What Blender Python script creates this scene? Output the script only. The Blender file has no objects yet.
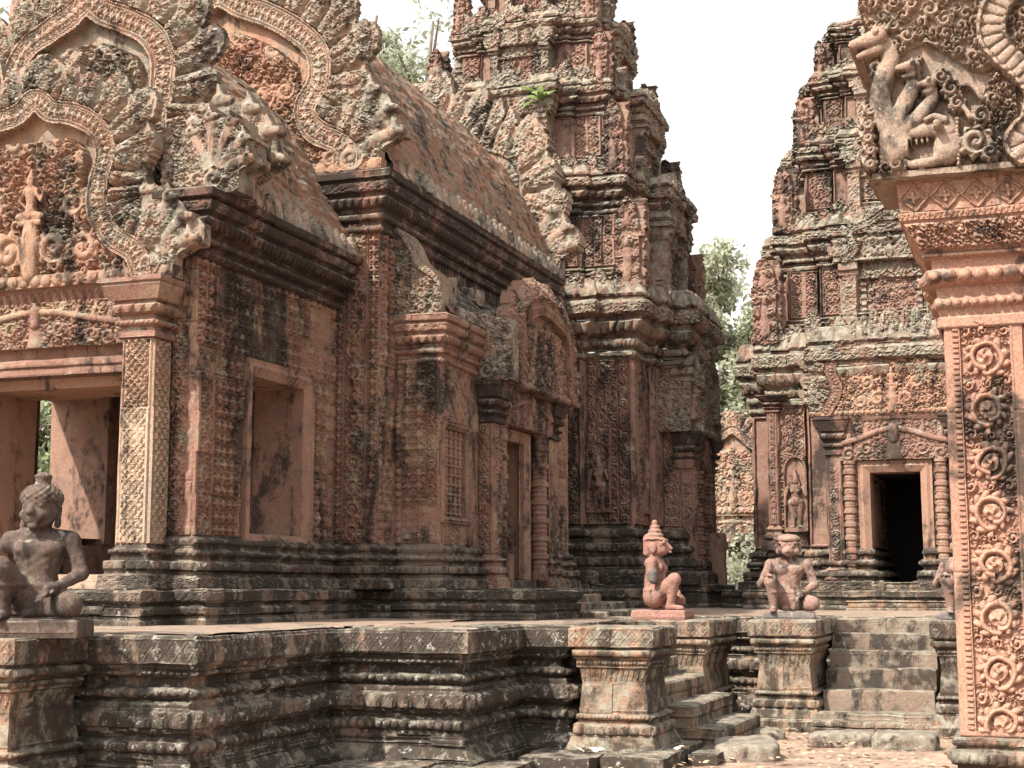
import bpy, math
import numpy as np
sc = bpy.context.scene
COL = sc.collection
RAD = math.radians
# ------------------------------------------------------------------ camera, sky, sun, exposure
cd = bpy.data.cameras.new('camera'); cam = bpy.data.objects.new('camera', cd); COL.objects.link(cam)
cam.location = (0, 0, 1.5)
cam.rotation_euler = (RAD(90 + 7.874), 0, RAD(19.558))
cd.sensor_width = 36.0; cd.lens = 1475 * 36 / 1024; cd.clip_end = 600; cd.clip_start = 0.1
sc.camera = cam
SUN_EL, SUN_AZ = RAD(47), RAD(30)          # sun behind the camera, to the left of -Y
w = bpy.data.worlds.new('World'); sc.world = w; w.use_nodes = True
wn = w.node_tree.nodes; wl = w.node_tree.links
bgn = wn['Background']
sky = wn.new('ShaderNodeTexSky'); sky.sky_type = 'NISHITA'; sky.sun_disc = False
sky.sun_elevation = SUN_EL; sky.sun_rotation = RAD(180) + SUN_AZ
sky.air_density = 3.0; sky.dust_density = 4.0; sky.ozone_density = 1.0
hsv = wn.new('ShaderNodeHueSaturation'); hsv.inputs['Saturation'].default_value = 0.05
wl.new(sky.outputs['Color'], hsv.inputs['Color']); wl.new(hsv.outputs['Color'], bgn.inputs['Color'])
bgn.inputs['Strength'].default_value = 0.13
sd = bpy.data.lights.new('sun', 'SUN'); sd.energy = 3.9; sd.angle = RAD(1.2); sd.color = (1.0, 0.93, 0.82)
sun = bpy.data.objects.new('sun', sd); COL.objects.link(sun)
sun.rotation_euler = (RAD(90) - SUN_EL, 0, -SUN_AZ)
sun.location = (-6, -8, 14)
sc.view_settings.view_transform = 'Standard'; sc.view_settings.look = 'None'
sc.view_settings.exposure = 1.25; sc.view_settings.gamma = 1.0
sc.render.engine = 'CYCLES'
sc.cycles.max_bounces = 6; sc.cycles.diffuse_bounces = 3; sc.cycles.use_denoising = True

rng = np.random.default_rng(11)
Q = 1.0                                    # global grid size factor
# ------------------------------------------------------------------ noise
_perm = np.random.default_rng(3).permutation(4096).astype(np.int64)
_val = np.random.default_rng(4).random(4096)
def _h(i, j, k):
    return _val[_perm[(_perm[(_perm[i & 4095] + j) & 4095] + k) & 4095]]
def vnoise(P, scale, seed=0, octv=2):
    out = np.zeros(len(P)); amp = 1.0; tot = 0
    for o in range(octv):
        p = P * scale + seed * 17.31 + o * 5.7
        i = np.floor(p).astype(np.int64); f = p - i; f = f * f * (3 - 2 * f)
        x, y, z = i[:, 0], i[:, 1], i[:, 2]; fx, fy, fz = f[:, 0], f[:, 1], f[:, 2]
        r = 0
        for a in (0, 1):
            for b in (0, 1):
                for c in (0, 1):
                    r = r + _h(x + a, y + b, z + c) * (fx if a else 1 - fx) * (fy if b else 1 - fy) * (fz if c else 1 - fz)
        out += amp * r; tot += amp; amp *= .5; scale *= 2.1
    return out / tot
def hash2(i, j, seed=0):
    return _h(np.asarray(i).astype(np.int64), np.asarray(j).astype(np.int64), seed)

# ------------------------------------------------------------------ mesh accumulator
class Acc:
    def __init__(s): s.V = []; s.F4 = []; s.F3 = []; s.B = []; s.n = 0
    def add(s, V, F4=None, F3=None, blk=None):
        V = np.asarray(V, float).reshape(-1, 3)
        if F4 is not None and len(F4): s.F4.append(np.asarray(F4, np.int64).reshape(-1, 4) + s.n)
        if F3 is not None and len(F3): s.F3.append(np.asarray(F3, np.int64).reshape(-1, 3) + s.n)
        s.V.append(V); s.B.append(np.full(len(V), .5) if blk is None else np.asarray(blk, float).ravel()); s.n += len(V)
    def build(s, name, mat, parent=None, rough=0.0, rs=3.0, smooth=False, loc=None, seed=0):
        V = np.concatenate(s.V); B = np.concatenate(s.B)
        if rough:
            D = np.stack([vnoise(V, rs, seed + k, 3) - .5 for k in range(3)], 1); V = V + D * 2 * rough
        me = bpy.data.meshes.new(name)
        f4 = np.concatenate(s.F4) if s.F4 else np.zeros((0, 4), np.int64)
        f3 = np.concatenate(s.F3) if s.F3 else np.zeros((0, 3), np.int64)
        if loc is not None: V = V - np.asarray(loc)
        elif parent is not None: V = V - np.asarray(wloc(parent))
        me.vertices.add(len(V)); me.vertices.foreach_set('co', V.astype(np.float32).ravel())
        nl = len(f4) * 4 + len(f3) * 3
        me.loops.add(nl); me.loops.foreach_set('vertex_index', np.concatenate([f4.ravel(), f3.ravel()]).astype(np.int32))
        me.polygons.add(len(f4) + len(f3))
        st = np.concatenate([np.arange(len(f4)) * 4, len(f4) * 4 + np.arange(len(f3)) * 3]).astype(np.int32)
        me.polygons.foreach_set('loop_start', st)
        me.polygons.foreach_set('loop_total', np.concatenate([np.full(len(f4), 4), np.full(len(f3), 3)]).astype(np.int32))
        me.polygons.foreach_set('use_smooth', np.full(len(f4) + len(f3), smooth))
        a = me.attributes.new('blk', 'FLOAT', 'POINT'); a.data.foreach_set('value', B.astype(np.float32))
        me.materials.append(mat); me.update(calc_edges=True)
        o = bpy.data.objects.new(name, me); COL.objects.link(o)
        if parent is not None: o.parent = parent
        if loc is not None: o.location = loc
        _W[o.name] = tuple(loc) if loc is not None else (wloc(parent) if parent is not None else (0, 0, 0))
        return o
_W = {}
def wloc(o): return _W.get(o.name, (0, 0, 0))
def thing(name, label, cat, loc=(0, 0, 0), group=None):
    o = bpy.data.objects.new(name, None); COL.objects.link(o); o.location = loc; o.empty_display_size = .2
    o['label'] = label; o['category'] = cat
    if group: o['group'] = group
    _W[o.name] = tuple(loc); return o
def tag(o, label, cat, group=None):
    o['label'] = label; o['category'] = cat
    if group: o['group'] = group
    return o
def holder(name, parent):                  # a part that only groups sub-parts
    o = bpy.data.objects.new(name, None); COL.objects.link(o); o.parent = parent; _W[o.name] = wloc(parent); return o
def sub(part):                             # sub-parts are placed relative to their part's frame
    p = part.parent; _W[part.name] = wloc(p) if p is not None else tuple(part.location); return part
def gridf(nu, nv):
    i = np.arange(nu - 1)[:, None]; j = np.arange(nv - 1)[None]
    a = i * nv + j
    return np.stack([a, a + nv, a + nv + 1, a + 1], -1).reshape(-1, 4)

# ------------------------------------------------------------------ relief tiles
def samp(T, u, v):
    n, m = T.shape
    x = (u % 1.0) * n; y = (v % 1.0) * m
    i = np.floor(x).astype(int); j = np.floor(y).astype(int); fx = x - i; fy = y - j
    i0 = i % n; i1 = (i + 1) % n; j0 = j % m; j1 = (j + 1) % m
    return (T[i0, j0] * (1 - fx) + T[i1, j0] * fx) * (1 - fy) + (T[i0, j1] * (1 - fx) + T[i1, j1] * fx) * fy
def volute(U, V, cx, cy, R, chir, rot, frill=9, turns=1.6):
    dx, dy = U - cx, V - cy
    r = np.hypot(dx, dy) / R; th = np.arctan2(dy, dx) * chir + rot
    ph = th / (2 * np.pi) - turns * r ** .8
    g = (ph - np.floor(ph)); ridge = np.clip(1 - (np.abs(g - .5) / .36) ** 2, 0, 1) ** .6
    core = np.where(r < .2, .95 * np.sqrt(np.clip(1 - (r / .22) ** 2, 0, 1)), 0)
    body = np.where(r < .92, .25 + .7 * ridge, 0)
    lobe = .5 + .5 * np.cos(frill * th)
    ro = 1.0 + .28 * lobe
    fr = np.where((r >= .92) & (r < ro), .35 + .5 * lobe * np.sqrt(np.clip((ro - r) / .36, 0, 1)), 0)
    return np.maximum(np.maximum(body, core), fr)
def wrapmax(T, U, V, f, *a, wx=True, wy=True):
    for ox in ((-1, 0, 1) if wx else (0,)):
        for oy in ((-1, 0, 1) if wy else (0,)):
            np.maximum(T, f(U + ox, V + oy, *a), out=T)
N = 320
_u, _v = np.meshgrid((np.arange(N) + .5) / N, (np.arange(N) + .5) / N, indexing='ij')
def t_foliage(seed, n=46, r0=.055, r1=.12):
    r = np.random.default_rng(seed); T = np.zeros((N, N)); pts = []
    tries = 0
    while len(pts) < n and tries < 4000:
        tries += 1
        R = r.uniform(r0, r1) if tries < 1500 else r0; c = r.random(2)
        if all(math.hypot((c[0]-q[0]+.5) % 1-.5, (c[1]-q[1]+.5) % 1-.5) > .95 * (R + q[2]) for q in pts): pts.append((c[0], c[1], R))
    for (x, y, R) in pts:
        wrapmax(T, _u, _v, volute, x, y, R, r.choice([-1, 1]), r.uniform(0, 6.3), int(r.integers(5, 9)), 1.1)
    return T
FOL = t_foliage(1); FOL2 = t_foliage(5, 70, .04, .085)
def rosette(U, V, cx, cy, R, ch, rot):
    dx, dy = U - cx, V - cy; r = np.hypot(dx, dy) / R; th = np.arctan2(dy, dx) * ch + rot
    T = np.zeros_like(U)
    hub = r < .36; sw = .5 + .5 * np.cos(3 * th - 7 * r)
    T = np.where(hub, .55 + .4 * sw * np.sqrt(np.clip(1 - (r / .37) ** 2, 0, 1)), T); T = np.where(r < .09, 1.0, T)
    f = (th / (2 * np.pi)) % 1.0; rc = .44 + .24 * f                     # one turn of stem winding outwards
    q = np.abs(r - rc) / .115; T = np.maximum(T, np.where(q < 1, .35 + .6 * np.sqrt(np.clip(1 - q * q, 0, 1)), 0))
    lob = np.abs(np.cos(5.5 * th + 3.2 * (r - .8))); ro = rc + .13 + .24 * lob ** .6
    lf = (r > rc + .1) & (r < ro); T = np.maximum(T, np.where(lf, (.42 + .4 * lob) * np.clip((ro - r) / .12, 0, 1) ** .4, 0))
    return T
def t_scroll():                            # tile is 1 wide, 2.2 high: two mirrored rosettes on one winding stem
    n, m = 240, 520
    U, V = np.meshgrid((np.arange(n) + .5) / n, 2.2 * (np.arange(m) + .5) / m, indexing='ij'); T = np.zeros((n, m))
    for oy in (-2.2, 0, 2.2):
        for (cx, cy, R, ch, ro) in ((.51, .55, .53, 1, 1.6), (.49, 1.65, .53, -1, 1.6 + 3.14)):
            np.maximum(T, rosette(U, V + oy, cx, cy, R, ch, ro), out=T)
        for (cx, cy, R, ch) in ((.11, .04, .12, 1), (.89, .02, .12, -1), (.89, 1.12, .12, 1), (.11, 1.1, .12, -1), (.5, .0, .09, 1), (.5, 1.1, .09, -1), (.06, .26, .05, 1), (.94, .84, .05, 1), (.06, 1.36, .05, 1), (.94, 1.94, .05, 1), (.3, .02, .06, 1), (.7, 1.1, .06, 1)):
            np.maximum(T, .85 * volute(U, V + oy, cx, cy, R, ch, 1.3, 6, 1.0), out=T)
    T = np.where(T < .02, .48 * samp(FOL2, U * .55, V * .5), T)
    return T
SCR = t_scroll()
def t_diaper():
    x, y = _u - .5, _v - .5; r = np.hypot(x, y); th = np.arctan2(y, x)
    fl = np.where(r < .20 + .22 * np.cos(2 * th) ** 2, .95 - r, 0); fl = np.maximum(fl, np.where(r < .09, 1.0, 0))
    fr = np.where(np.maximum(np.abs(x), np.abs(y)) > .455, .42, 0)
    cn = np.hypot(np.abs(x) - .36, np.abs(y) - .36); dots = np.where(cn < .06, .7, 0)
    T = np.maximum(np.maximum(fl, fr), dots); return T
DIA = t_diaper()
def t_lozenge():
    x, y = np.abs(_u - .5), np.abs(_v - .5); d = x + y; r = np.hypot(x, y); th = np.arctan2(y, x)
    T = np.where(np.abs(d - .46) < .05, .8, 0); T = np.maximum(T, np.where(r < .1 + .12 * np.cos(2 * th) ** 2, .85, 0))
    c = (.5 - x) + (.5 - y); T = np.maximum(T, np.where(c < .28, .6 * (1 - c / .4), 0)); return T
LOZ = t_lozenge()
def t_petal():
    x = np.abs(_u - .5) * 2; v = _v
    wv = np.sqrt(np.clip(1 - (v - .12) ** 2 * 1.25, 0, 1)) * .97
    ins = np.clip((wv - x) / .2, 0, 1); T = ins ** .5 * (.55 + .45 * (1 - x ** 2))
    T = np.where((x > wv * .62) & (x < wv), .55 * ins, T); T = np.where(v > .93, .1, T); return T
PET = t_petal()
def t_pend():                              # hanging pointed leaves
    x = np.abs(_u - .5) * 2; wv = _v ** .7
    ins = np.clip((wv - x) / .15, 0, 1); T = ins * (.5 + .5 * np.cos(x / np.maximum(wv, .05) * 4) ** 2); return T
PEN = t_pend()
def t_bead():
    r = np.hypot(_u - .5, _v - .5) / .47; return np.sqrt(np.clip(1 - r * r, 0, 1))
BEA = t_bead()
def t_flame():                             # pilaster pattern of stacked little flames
    U = _u; V = _v; T = np.zeros((N, N))
    for (cx, cy, s) in ((.5, .1, 1.0), (.0, .6, 1.0), (1.0, .6, 1.0), (.5, 1.1, 1.0), (0, -.4, 1), (1, -.4, 1)):
        dx, dy = np.abs(U - cx) * 1.2, V - cy
        r = np.hypot(dx, dy * .9); th = np.arctan2(dy, dx)
        L = .28 + .16 * np.sin(th) + .05 * np.cos(7 * th)
        T = np.maximum(T, np.where(r < L, .45 + .5 * np.cos(r * 38) ** 2, 0))
    return T
FLA = t_flame()
TILES = dict(fol=FOL, fol2=FOL2, scr=SCR, dia=DIA, loz=LOZ, pet=PET, pen=PEN, bea=BEA, fla=FLA)

def band_h(orn, u, v, L, H, seed=0):
    """height (m) for a moulding band: u along (0..L), v up (0..H)"""
    if orn is None: return np.zeros_like(u)
    k, amp = orn[0], orn[1]
    t = v / H
    if k == 'torus': return amp * np.sqrt(np.clip(1 - (2 * t - 1) ** 2, 0, 1))
    per = orn[2] if len(orn) > 2 else H
    n = max(1, round(L / per)); uu = u / L * n
    if k == 'tbead': return amp * (.40 * np.sqrt(np.clip(1 - (2 * t - 1) ** 2, 0, 1)) + .85 * samp(BEA, uu, np.clip(t, .01, .99)))
    if k == 'tpet': return amp * (.35 * np.sqrt(np.clip(1 - (2 * t - 1) ** 2, 0, 1)) + .9 * samp(PET, uu, np.clip(t, .01, .99)))
    if k == 'tpetd': return amp * (.35 * np.sqrt(np.clip(1 - (2 * t - 1) ** 2, 0, 1)) + .9 * samp(PET, uu, np.clip(1 - t, .01, .99)))
    if k == 'panel':
        e = np.minimum(np.minimum(u, L - u), np.minimum(v, H - v)); ue = np.minimum(u, L - u); rim = (e < .035).astype(float); rim2 = (((ue > .05) & (ue < .062)) | ((ue > .26) & (ue < .285))) * .75
        per = orn[2]; inn = np.where((ue > .065) & (ue < .255), samp(SCR, np.clip((ue - .065) / .19, .01, .99), v / (.19 * 2.2)), (ue >= .285) * samp(FOL, u / per + seed * .37, v / per + seed * .21))
        return amp * np.maximum(np.maximum(rim * .9, rim2), inn) if L > .4 else amp * .8 * (e < .04)
    if k in ('fol', 'fol2', 'scr'):
        return amp * samp(TILES[k], u / per + seed * .37, v / per + seed * .21)
    m = max(1, round(H / per)) if k in ('dia', 'loz', 'fla') else 1
    return amp * samp(TILES[k], uu, np.clip(t * m, .01, m - .01))
def blocks(u, v, cw, ch, seed, groove=.012, jit=.012, joint=.012):
    j = np.floor(v / ch); i = np.floor(u / cw + .5 * (j % 2) + .31 * hash2(j, 7, seed))
    fu = u / cw + .5 * (j % 2) + .31 * hash2(j, 7, seed) - i; fv = v / ch - j
    d = np.minimum(np.minimum(fu, 1 - fu) * cw, np.minimum(fv, 1 - fv) * ch)
    hh = hash2(i + 50 * seed, j, seed); h = (hh - .5) * 2 * jit - groove * np.clip(1 - d / joint, 0, 1)
    return h, hash2(i + 31, j + 5, seed + 3)

VIS = lambda n: (n[1] < -.5) or (n[0] > .5)
def sweep(acc, path, prof, res=.02, closed=False, seed=0, jit=.01, bl=(.7, .0), cap=False):
    """path: CCW xy points (outside on the right hand). prof rows: (z, offset, ornament of the band ABOVE this row)"""
    P = np.array(path, float); n = len(P); nseg = n if closed else n - 1
    dirs = [(P[(i + 1) % n] - P[i]) / max(1e-9, np.linalg.norm(P[(i + 1) % n] - P[i])) for i in range(nseg)]
    nor = [np.array([d[1], -d[0]]) for d in dirs]
    mit = []
    for i in range(n):
        if not closed and i == 0: mit.append(nor[0]); continue
        if not closed and i == n - 1: mit.append(nor[-1]); continue
        a, b = nor[i - 1], nor[i % nseg]; mit.append((a + b) / max(.2, 1 + a @ b))
    for i in range(nseg):
        p0, p1 = P[i], P[(i + 1) % n]; m0, m1 = mit[i], mit[(i + 1) % n]; L = np.linalg.norm(p1 - p0)
        r = res * Q if VIS(nor[i]) else max(res * 6, .12)
        nu = max(2, int(math.ceil(L / r)) + 1); t = np.linspace(0, 1, nu)
        nb = max(1, round(L / bl[0])); bt = t * nb + hash2(i, 3, seed) * 0
        for k in range(len(prof) - 1):
            z0, o0 = prof[k][0], prof[k][1]; z1, o1 = prof[k + 1][0], prof[k + 1][1]; orn = prof[k][2] if len(prof[k]) > 2 else None
            H = math.hypot(z1 - z0, o1 - o0)
            if H < 1e-6: continue
            nv = max(2, int(math.ceil(H / r)) + 1)
            if orn and orn[0] in ('torus', 'tbead', 'tpet', 'tpetd', 'bea'): nv = max(nv, 6)
            s = np.linspace(0, 1, nv)
            T, S = np.meshgrid(t, s, indexing='ij')
            O = o0 + (o1 - o0) * S; Z = z0 + (z1 - z0) * S
            A = p0[None, None] + O[..., None] * m0; B = p1[None, None] + O[..., None] * m1
            XY = A + (B - A) * T[..., None]
            h = band_h(orn, T * L, S * H, L, H, seed + k)
            bi = np.floor(T * nb + (.5 if (k // 3) % 2 else 0) + .001); blk = hash2(bi + 13 * i, k // 3 + 9, seed)
            h = h + (hash2(bi + 7 * i, k // 3, seed + 2) - .5) * 2 * jit
            jd = np.abs(bi + (0 if False else .5) - (T * nb + (.5 if (k // 3) % 2 else 0) + .001)); h = h - .010 * np.clip(1 - (.5 - jd) * (L / nb) / .012, 0, 1)
            fade = np.ones_like(h)
            if nu > 3: fade[0] = 0; fade[-1] = 0
            if nv > 3 or orn: fade[:, 0] = 0; fade[:, -1] = 0
            h = h * fade
            nn = nor[i] * (z1 - z0) / H; nz = -(o1 - o0) / H
            V = np.stack([XY[..., 0] + h * nn[0], XY[..., 1] + h * nn[1], Z + h * nz], -1)
            acc.add(V, gridf(nu, nv), blk=blk)
    if cap:                                # close the top with a fan/quad strip when path is a simple convex-ish loop
        pass
def rect(acc, o, du, W, H, hfn=None, res=.02, dv=(0, 0, 1), n=None, skirt=0.0, bl=(.62, .36), seed=0, jit=.01, groove=.012, ero=True):
    o = np.array(o, float); du = np.array(du, float); dv = np.array(dv, float)
    if n is None: n = np.cross(du, dv)
    n = np.array(n, float); r = res * Q
    nu = max(2, int(math.ceil(W / r)) + 1); nv = max(2, int(math.ceil(H / r)) + 1)
    U, V = np.meshgrid(np.linspace(0, W, nu), np.linspace(0, H, nv), indexing='ij')
    h = np.zeros_like(U) if hfn is None else hfn(U, V)
    if bl:
        bh, b = blocks(U, V, bl[0], bl[1], seed, groove, jit)
        if hfn is not None and ero:
            er = vnoise(np.stack([U.ravel(), V.ravel(), np.full(U.size, seed * 3.)], 1), 2.6, seed, 3).reshape(U.shape)
            h = h * np.clip(1.2 - 1.6 * np.clip(er - .58, 0, 1) / .2, .25, 1) * np.where(b < .08, .5, 1) * 1.55
        h = h + bh
    else: b = np.full_like(U, hash2(seed, 1, 5))
    if not skirt: h[0] = h[-1] = 0; h[:, 0] = h[:, -1] = 0
    if skirt:
        e = np.zeros_like(h, bool); e[0] = e[-1] = True; e[:, 0] = e[:, -1] = True; h = np.where(e, -skirt, h)
    X = o + U[..., None] * du + V[..., None] * dv + h[..., None] * n
    if skirt:                              # keep the rim square: border verts sit at the edge of the face
        pass
    f = gridf(nu, nv)
    if np.cross(du, dv) @ n < 0: f = f[:, ::-1]
    acc.add(X, f, blk=b)
def box(acc, lo, hi, res=.08, blk=None):
    lo = np.array(lo, float); hi = np.array(hi, float); d = hi - lo; r = res * Q
    for ax in range(3):
        a, b = (ax + 1) % 3, (ax + 2) % 3
        nu = max(2, int(math.ceil(d[a] / r)) + 1); nv = max(2, int(math.ceil(d[b] / r)) + 1)
        U, V = np.meshgrid(np.linspace(0, 1, nu), np.linspace(0, 1, nv), indexing='ij')
        for s in (0, 1):
            X = np.zeros(U.shape + (3,)); X[..., a] = lo[a] + U * d[a]; X[..., b] = lo[b] + V * d[b]; X[..., ax] = hi[ax] if s else lo[ax]
            f = gridf(nu, nv); acc.add(X, f if s else f[:, ::-1], blk=None if blk is None else np.full(U.size, blk))
def lathe(acc, c, prof, seg=16, res=None):
    pr = np.array(prof, float); th = np.linspace(0, 2 * np.pi, seg + 1)
    R, T = np.meshgrid(pr[:, 1], th, indexing='xy'); Z = np.meshgrid(pr[:, 0], th, indexing='xy')[0]
    V = np.stack([c[0] + R * np.cos(T), c[1] + R * np.sin(T), c[2] + Z], -1)
    acc.add(V, gridf(seg + 1, len(pr)))
def sqr(x0, x1, y0, y1): return [(x0, y0), (x1, y0), (x1, y1), (x0, y1)]

# ------------------------------------------------------------------ relief canvas (cut-out carvings)
class Relief:
    def __init__(s, u0, u1, v0, v1, res):
        r = res * Q; s.nu = int((u1 - u0) / r) + 2; s.nv = int((v1 - v0) / r) + 2
        s.U, s.V = np.meshgrid(np.linspace(u0, u1, s.nu), np.linspace(v0, v1, s.nv), indexing='ij')
        s.h = np.zeros_like(s.U); s.m = np.zeros_like(s.U, bool)
    def region(s, cond, h=None, mode='max'):
        s.m |= cond
        if h is not None:
            v = np.where(cond, h, -9); s.h = np.maximum(s.h, v) if mode == 'max' else np.where(cond, h, s.h)
    def stroke(s, pts, rad, base=0.0, k=1.0, cut=True):
        pts = np.array(pts, float); rad = np.broadcast_to(np.array(rad, float), (len(pts),))
        best = np.full_like(s.U, -9.0)
        for i in range(len(pts) - 1):
            a, b = pts[i], pts[i + 1]; d = b - a; L = d @ d + 1e-12
            t = np.clip(((s.U - a[0]) * d[0] + (s.V - a[1]) * d[1]) / L, 0, 1)
            q = np.hypot(s.U - a[0] - t * d[0], s.V - a[1] - t * d[1]); r = rad[i] + (rad[i + 1] - rad[i]) * t
            best = np.maximum(best, np.where(q < r, base + k * np.sqrt(np.clip(r * r - q * q, 0, None)), -9))
        s.h = np.maximum(s.h, best)
        if cut: s.m |= best > -5
    def vol(s, cx, cy, R, ch=1, rot=0., amp=.03, base=0., frill=8, turns=1.5, cut=True):
        q = volute(s.U, s.V, cx, cy, R, ch, rot, frill, turns)
        s.h = np.maximum(s.h, np.where(q > 0, base + amp * q, -9))
        if cut: s.m |= q > 0
    def mesh(s, acc, o, du, n, dv=(0, 0, 1), thick=.2, seed=0, bl=None):
        o = np.array(o, float); du = np.array(du, float); dv = np.array(dv, float); n = np.array(n, float)
        X = o + s.U[..., None] * du + s.V[..., None] * dv
        F = X + s.h[..., None] * n; Bk = X - thick * n
        cm = s.m[:-1, :-1] & s.m[1:, :-1] & s.m[1:, 1:] & s.m[:-1, 1:]
        f = gridf(s.nu, s.nv)[cm.ravel()]
        if np.cross(du, dv) @ n < 0: flip = True
        else: flip = False
        nn = s.nu * s.nv
        b = blocks(s.U - s.U.min(), s.V - s.V.min(), *(bl or (.6, .45)), seed)[1].ravel()
        faces = [f[:, ::-1] if flip else f, (f if flip else f[:, ::-1]) + nn]
        pad = np.zeros((cm.shape[0] + 2, cm.shape[1] + 2), bool); pad[1:-1, 1:-1] = cm
        I, J = np.nonzero(cm)
        for (di, dj, a, c) in ((-1, 0, (0, 1), (0, 0)), (1, 0, (1, 0), (1, 1)), (0, -1, (0, 0), (1, 0)), (0, 1, (1, 1), (0, 1))):
            e = ~pad[I + 1 + di, J + 1 + dj]
            i, j = I[e], J[e]; va = (i + a[0]) * s.nv + j + a[1]; vb = (i + c[0]) * s.nv + j + c[1]
            q = np.stack([vb, va, va + nn, vb + nn], 1); faces.append(q if not flip else q[:, ::-1])
        acc.add(np.concatenate([F.reshape(-1, 3), Bk.reshape(-1, 3)]), np.concatenate(faces), blk=np.concatenate([b, b]))
def catmull(pts, n=12):
    P = np.array(pts, float); P = np.vstack([2 * P[0] - P[1], P, 2 * P[-1] - P[-2]]); out = []
    for i in range(1, len(P) - 2):
        for t in np.linspace(0, 1, n, endpoint=False):
            a, b, c, d = P[i - 1], P[i], P[i + 1], P[i + 2]
            out.append(.5 * (2 * b + (c - a) * t + (2 * a - 5 * b + 4 * c - d) * t * t + (3 * b - a - 3 * c + d) * t ** 3))
    out.append(P[-2]); return np.array(out)
def curve_sd(U, V, C):
    best = np.full(U.shape, 1e9); S = np.zeros(U.shape); acc = 0.; ins = np.zeros(U.shape, bool)
    for i in range(len(C) - 1):
        a, b = C[i], C[i + 1]; d = b - a; L = math.hypot(*d) + 1e-12
        t = np.clip(((U - a[0]) * d[0] + (V - a[1]) * d[1]) / L ** 2, 0, 1)
        q = np.hypot(U - a[0] - t * d[0], V - a[1] - t * d[1]); u = q < best
        best = np.where(u, q, best); S = np.where(u, acc + t * L, S); acc += L
    n = len(C)
    for i in range(n):
        a, b = C[i], C[(i + 1) % n]
        if a[1] == b[1]: continue
        c = ((a[1] > V) != (b[1] > V)) & (U < (b[0] - a[0]) * (V - a[1]) / (b[1] - a[1]) + a[0]); ins ^= c
    return np.where(ins, -best, best), S, acc
ARCH = [(.80, .0), (.74, .10), (.60, .20), (.58, .34), (.66, .46), (.62, .60), (.44, .68), (.30, .74), (.16, .83), (.0, .90)]
def naga(R, x, y, s, mir, heads=5, amp=.06):
    """hooded fan of serpent heads rising from (x,y) and leaning outwards; s = height"""
    an = np.linspace(-.42, .95, heads); Ls = s * (1 - .38 * np.clip(an, 0, 1) ** 1.2 - .12 * (an < -.2))
    dx, dy = mir * (R.U - x), R.V - y; r = np.hypot(dx, dy); th = np.arctan2(dx, dy)
    Lt = np.interp(th, an, Ls); hood = (th > -.55) & (th < 1.1) & (r < Lt * .93) & (r > 0)
    R.region(hood, amp * .25 + amp * .25 * np.cos(th * 11) + .25 * amp * np.abs(np.sin(r / s * 26)))
    for k in range(heads):
        a = an[k]; L = Ls[k]; tip = (x + mir * math.sin(a) * L * .86, y + math.cos(a) * L * .86); m = (x + mir * math.sin(a * .7) * L * .45, y + math.cos(a * .7) * L * .45)
        c = catmull([(x, y), m, tip], 5); R.stroke(c, np.linspace(.05, .062, len(c)) * s, amp * .45, .6)
        sn = (tip[0] + mir * .085 * s, tip[1] + .0 * s)
        R.stroke([tip, sn], [.064 * s, .035 * s], amp * .7, .8); R.stroke([(tip[0], tip[1] + .05 * s), (tip[0] - mir * .02 * s, tip[1] + .15 * s)], [.045 * s, .012 * s], amp * .5, .6)
        R.stroke([(tip[0] + mir * .01 * s, tip[1] + .02 * s), (tip[0] + mir * .011 * s, tip[1] + .02 * s)], .02 * s, amp * 1.35, .8)
    R.vol(x + mir * .02 * s, y + .10 * s, .15 * s, 1, 0, amp, amp * .45)
    R.vol(x - mir * .2 * s, y + .10 * s, .10 * s, -1, 0, amp, amp * .3)
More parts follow.
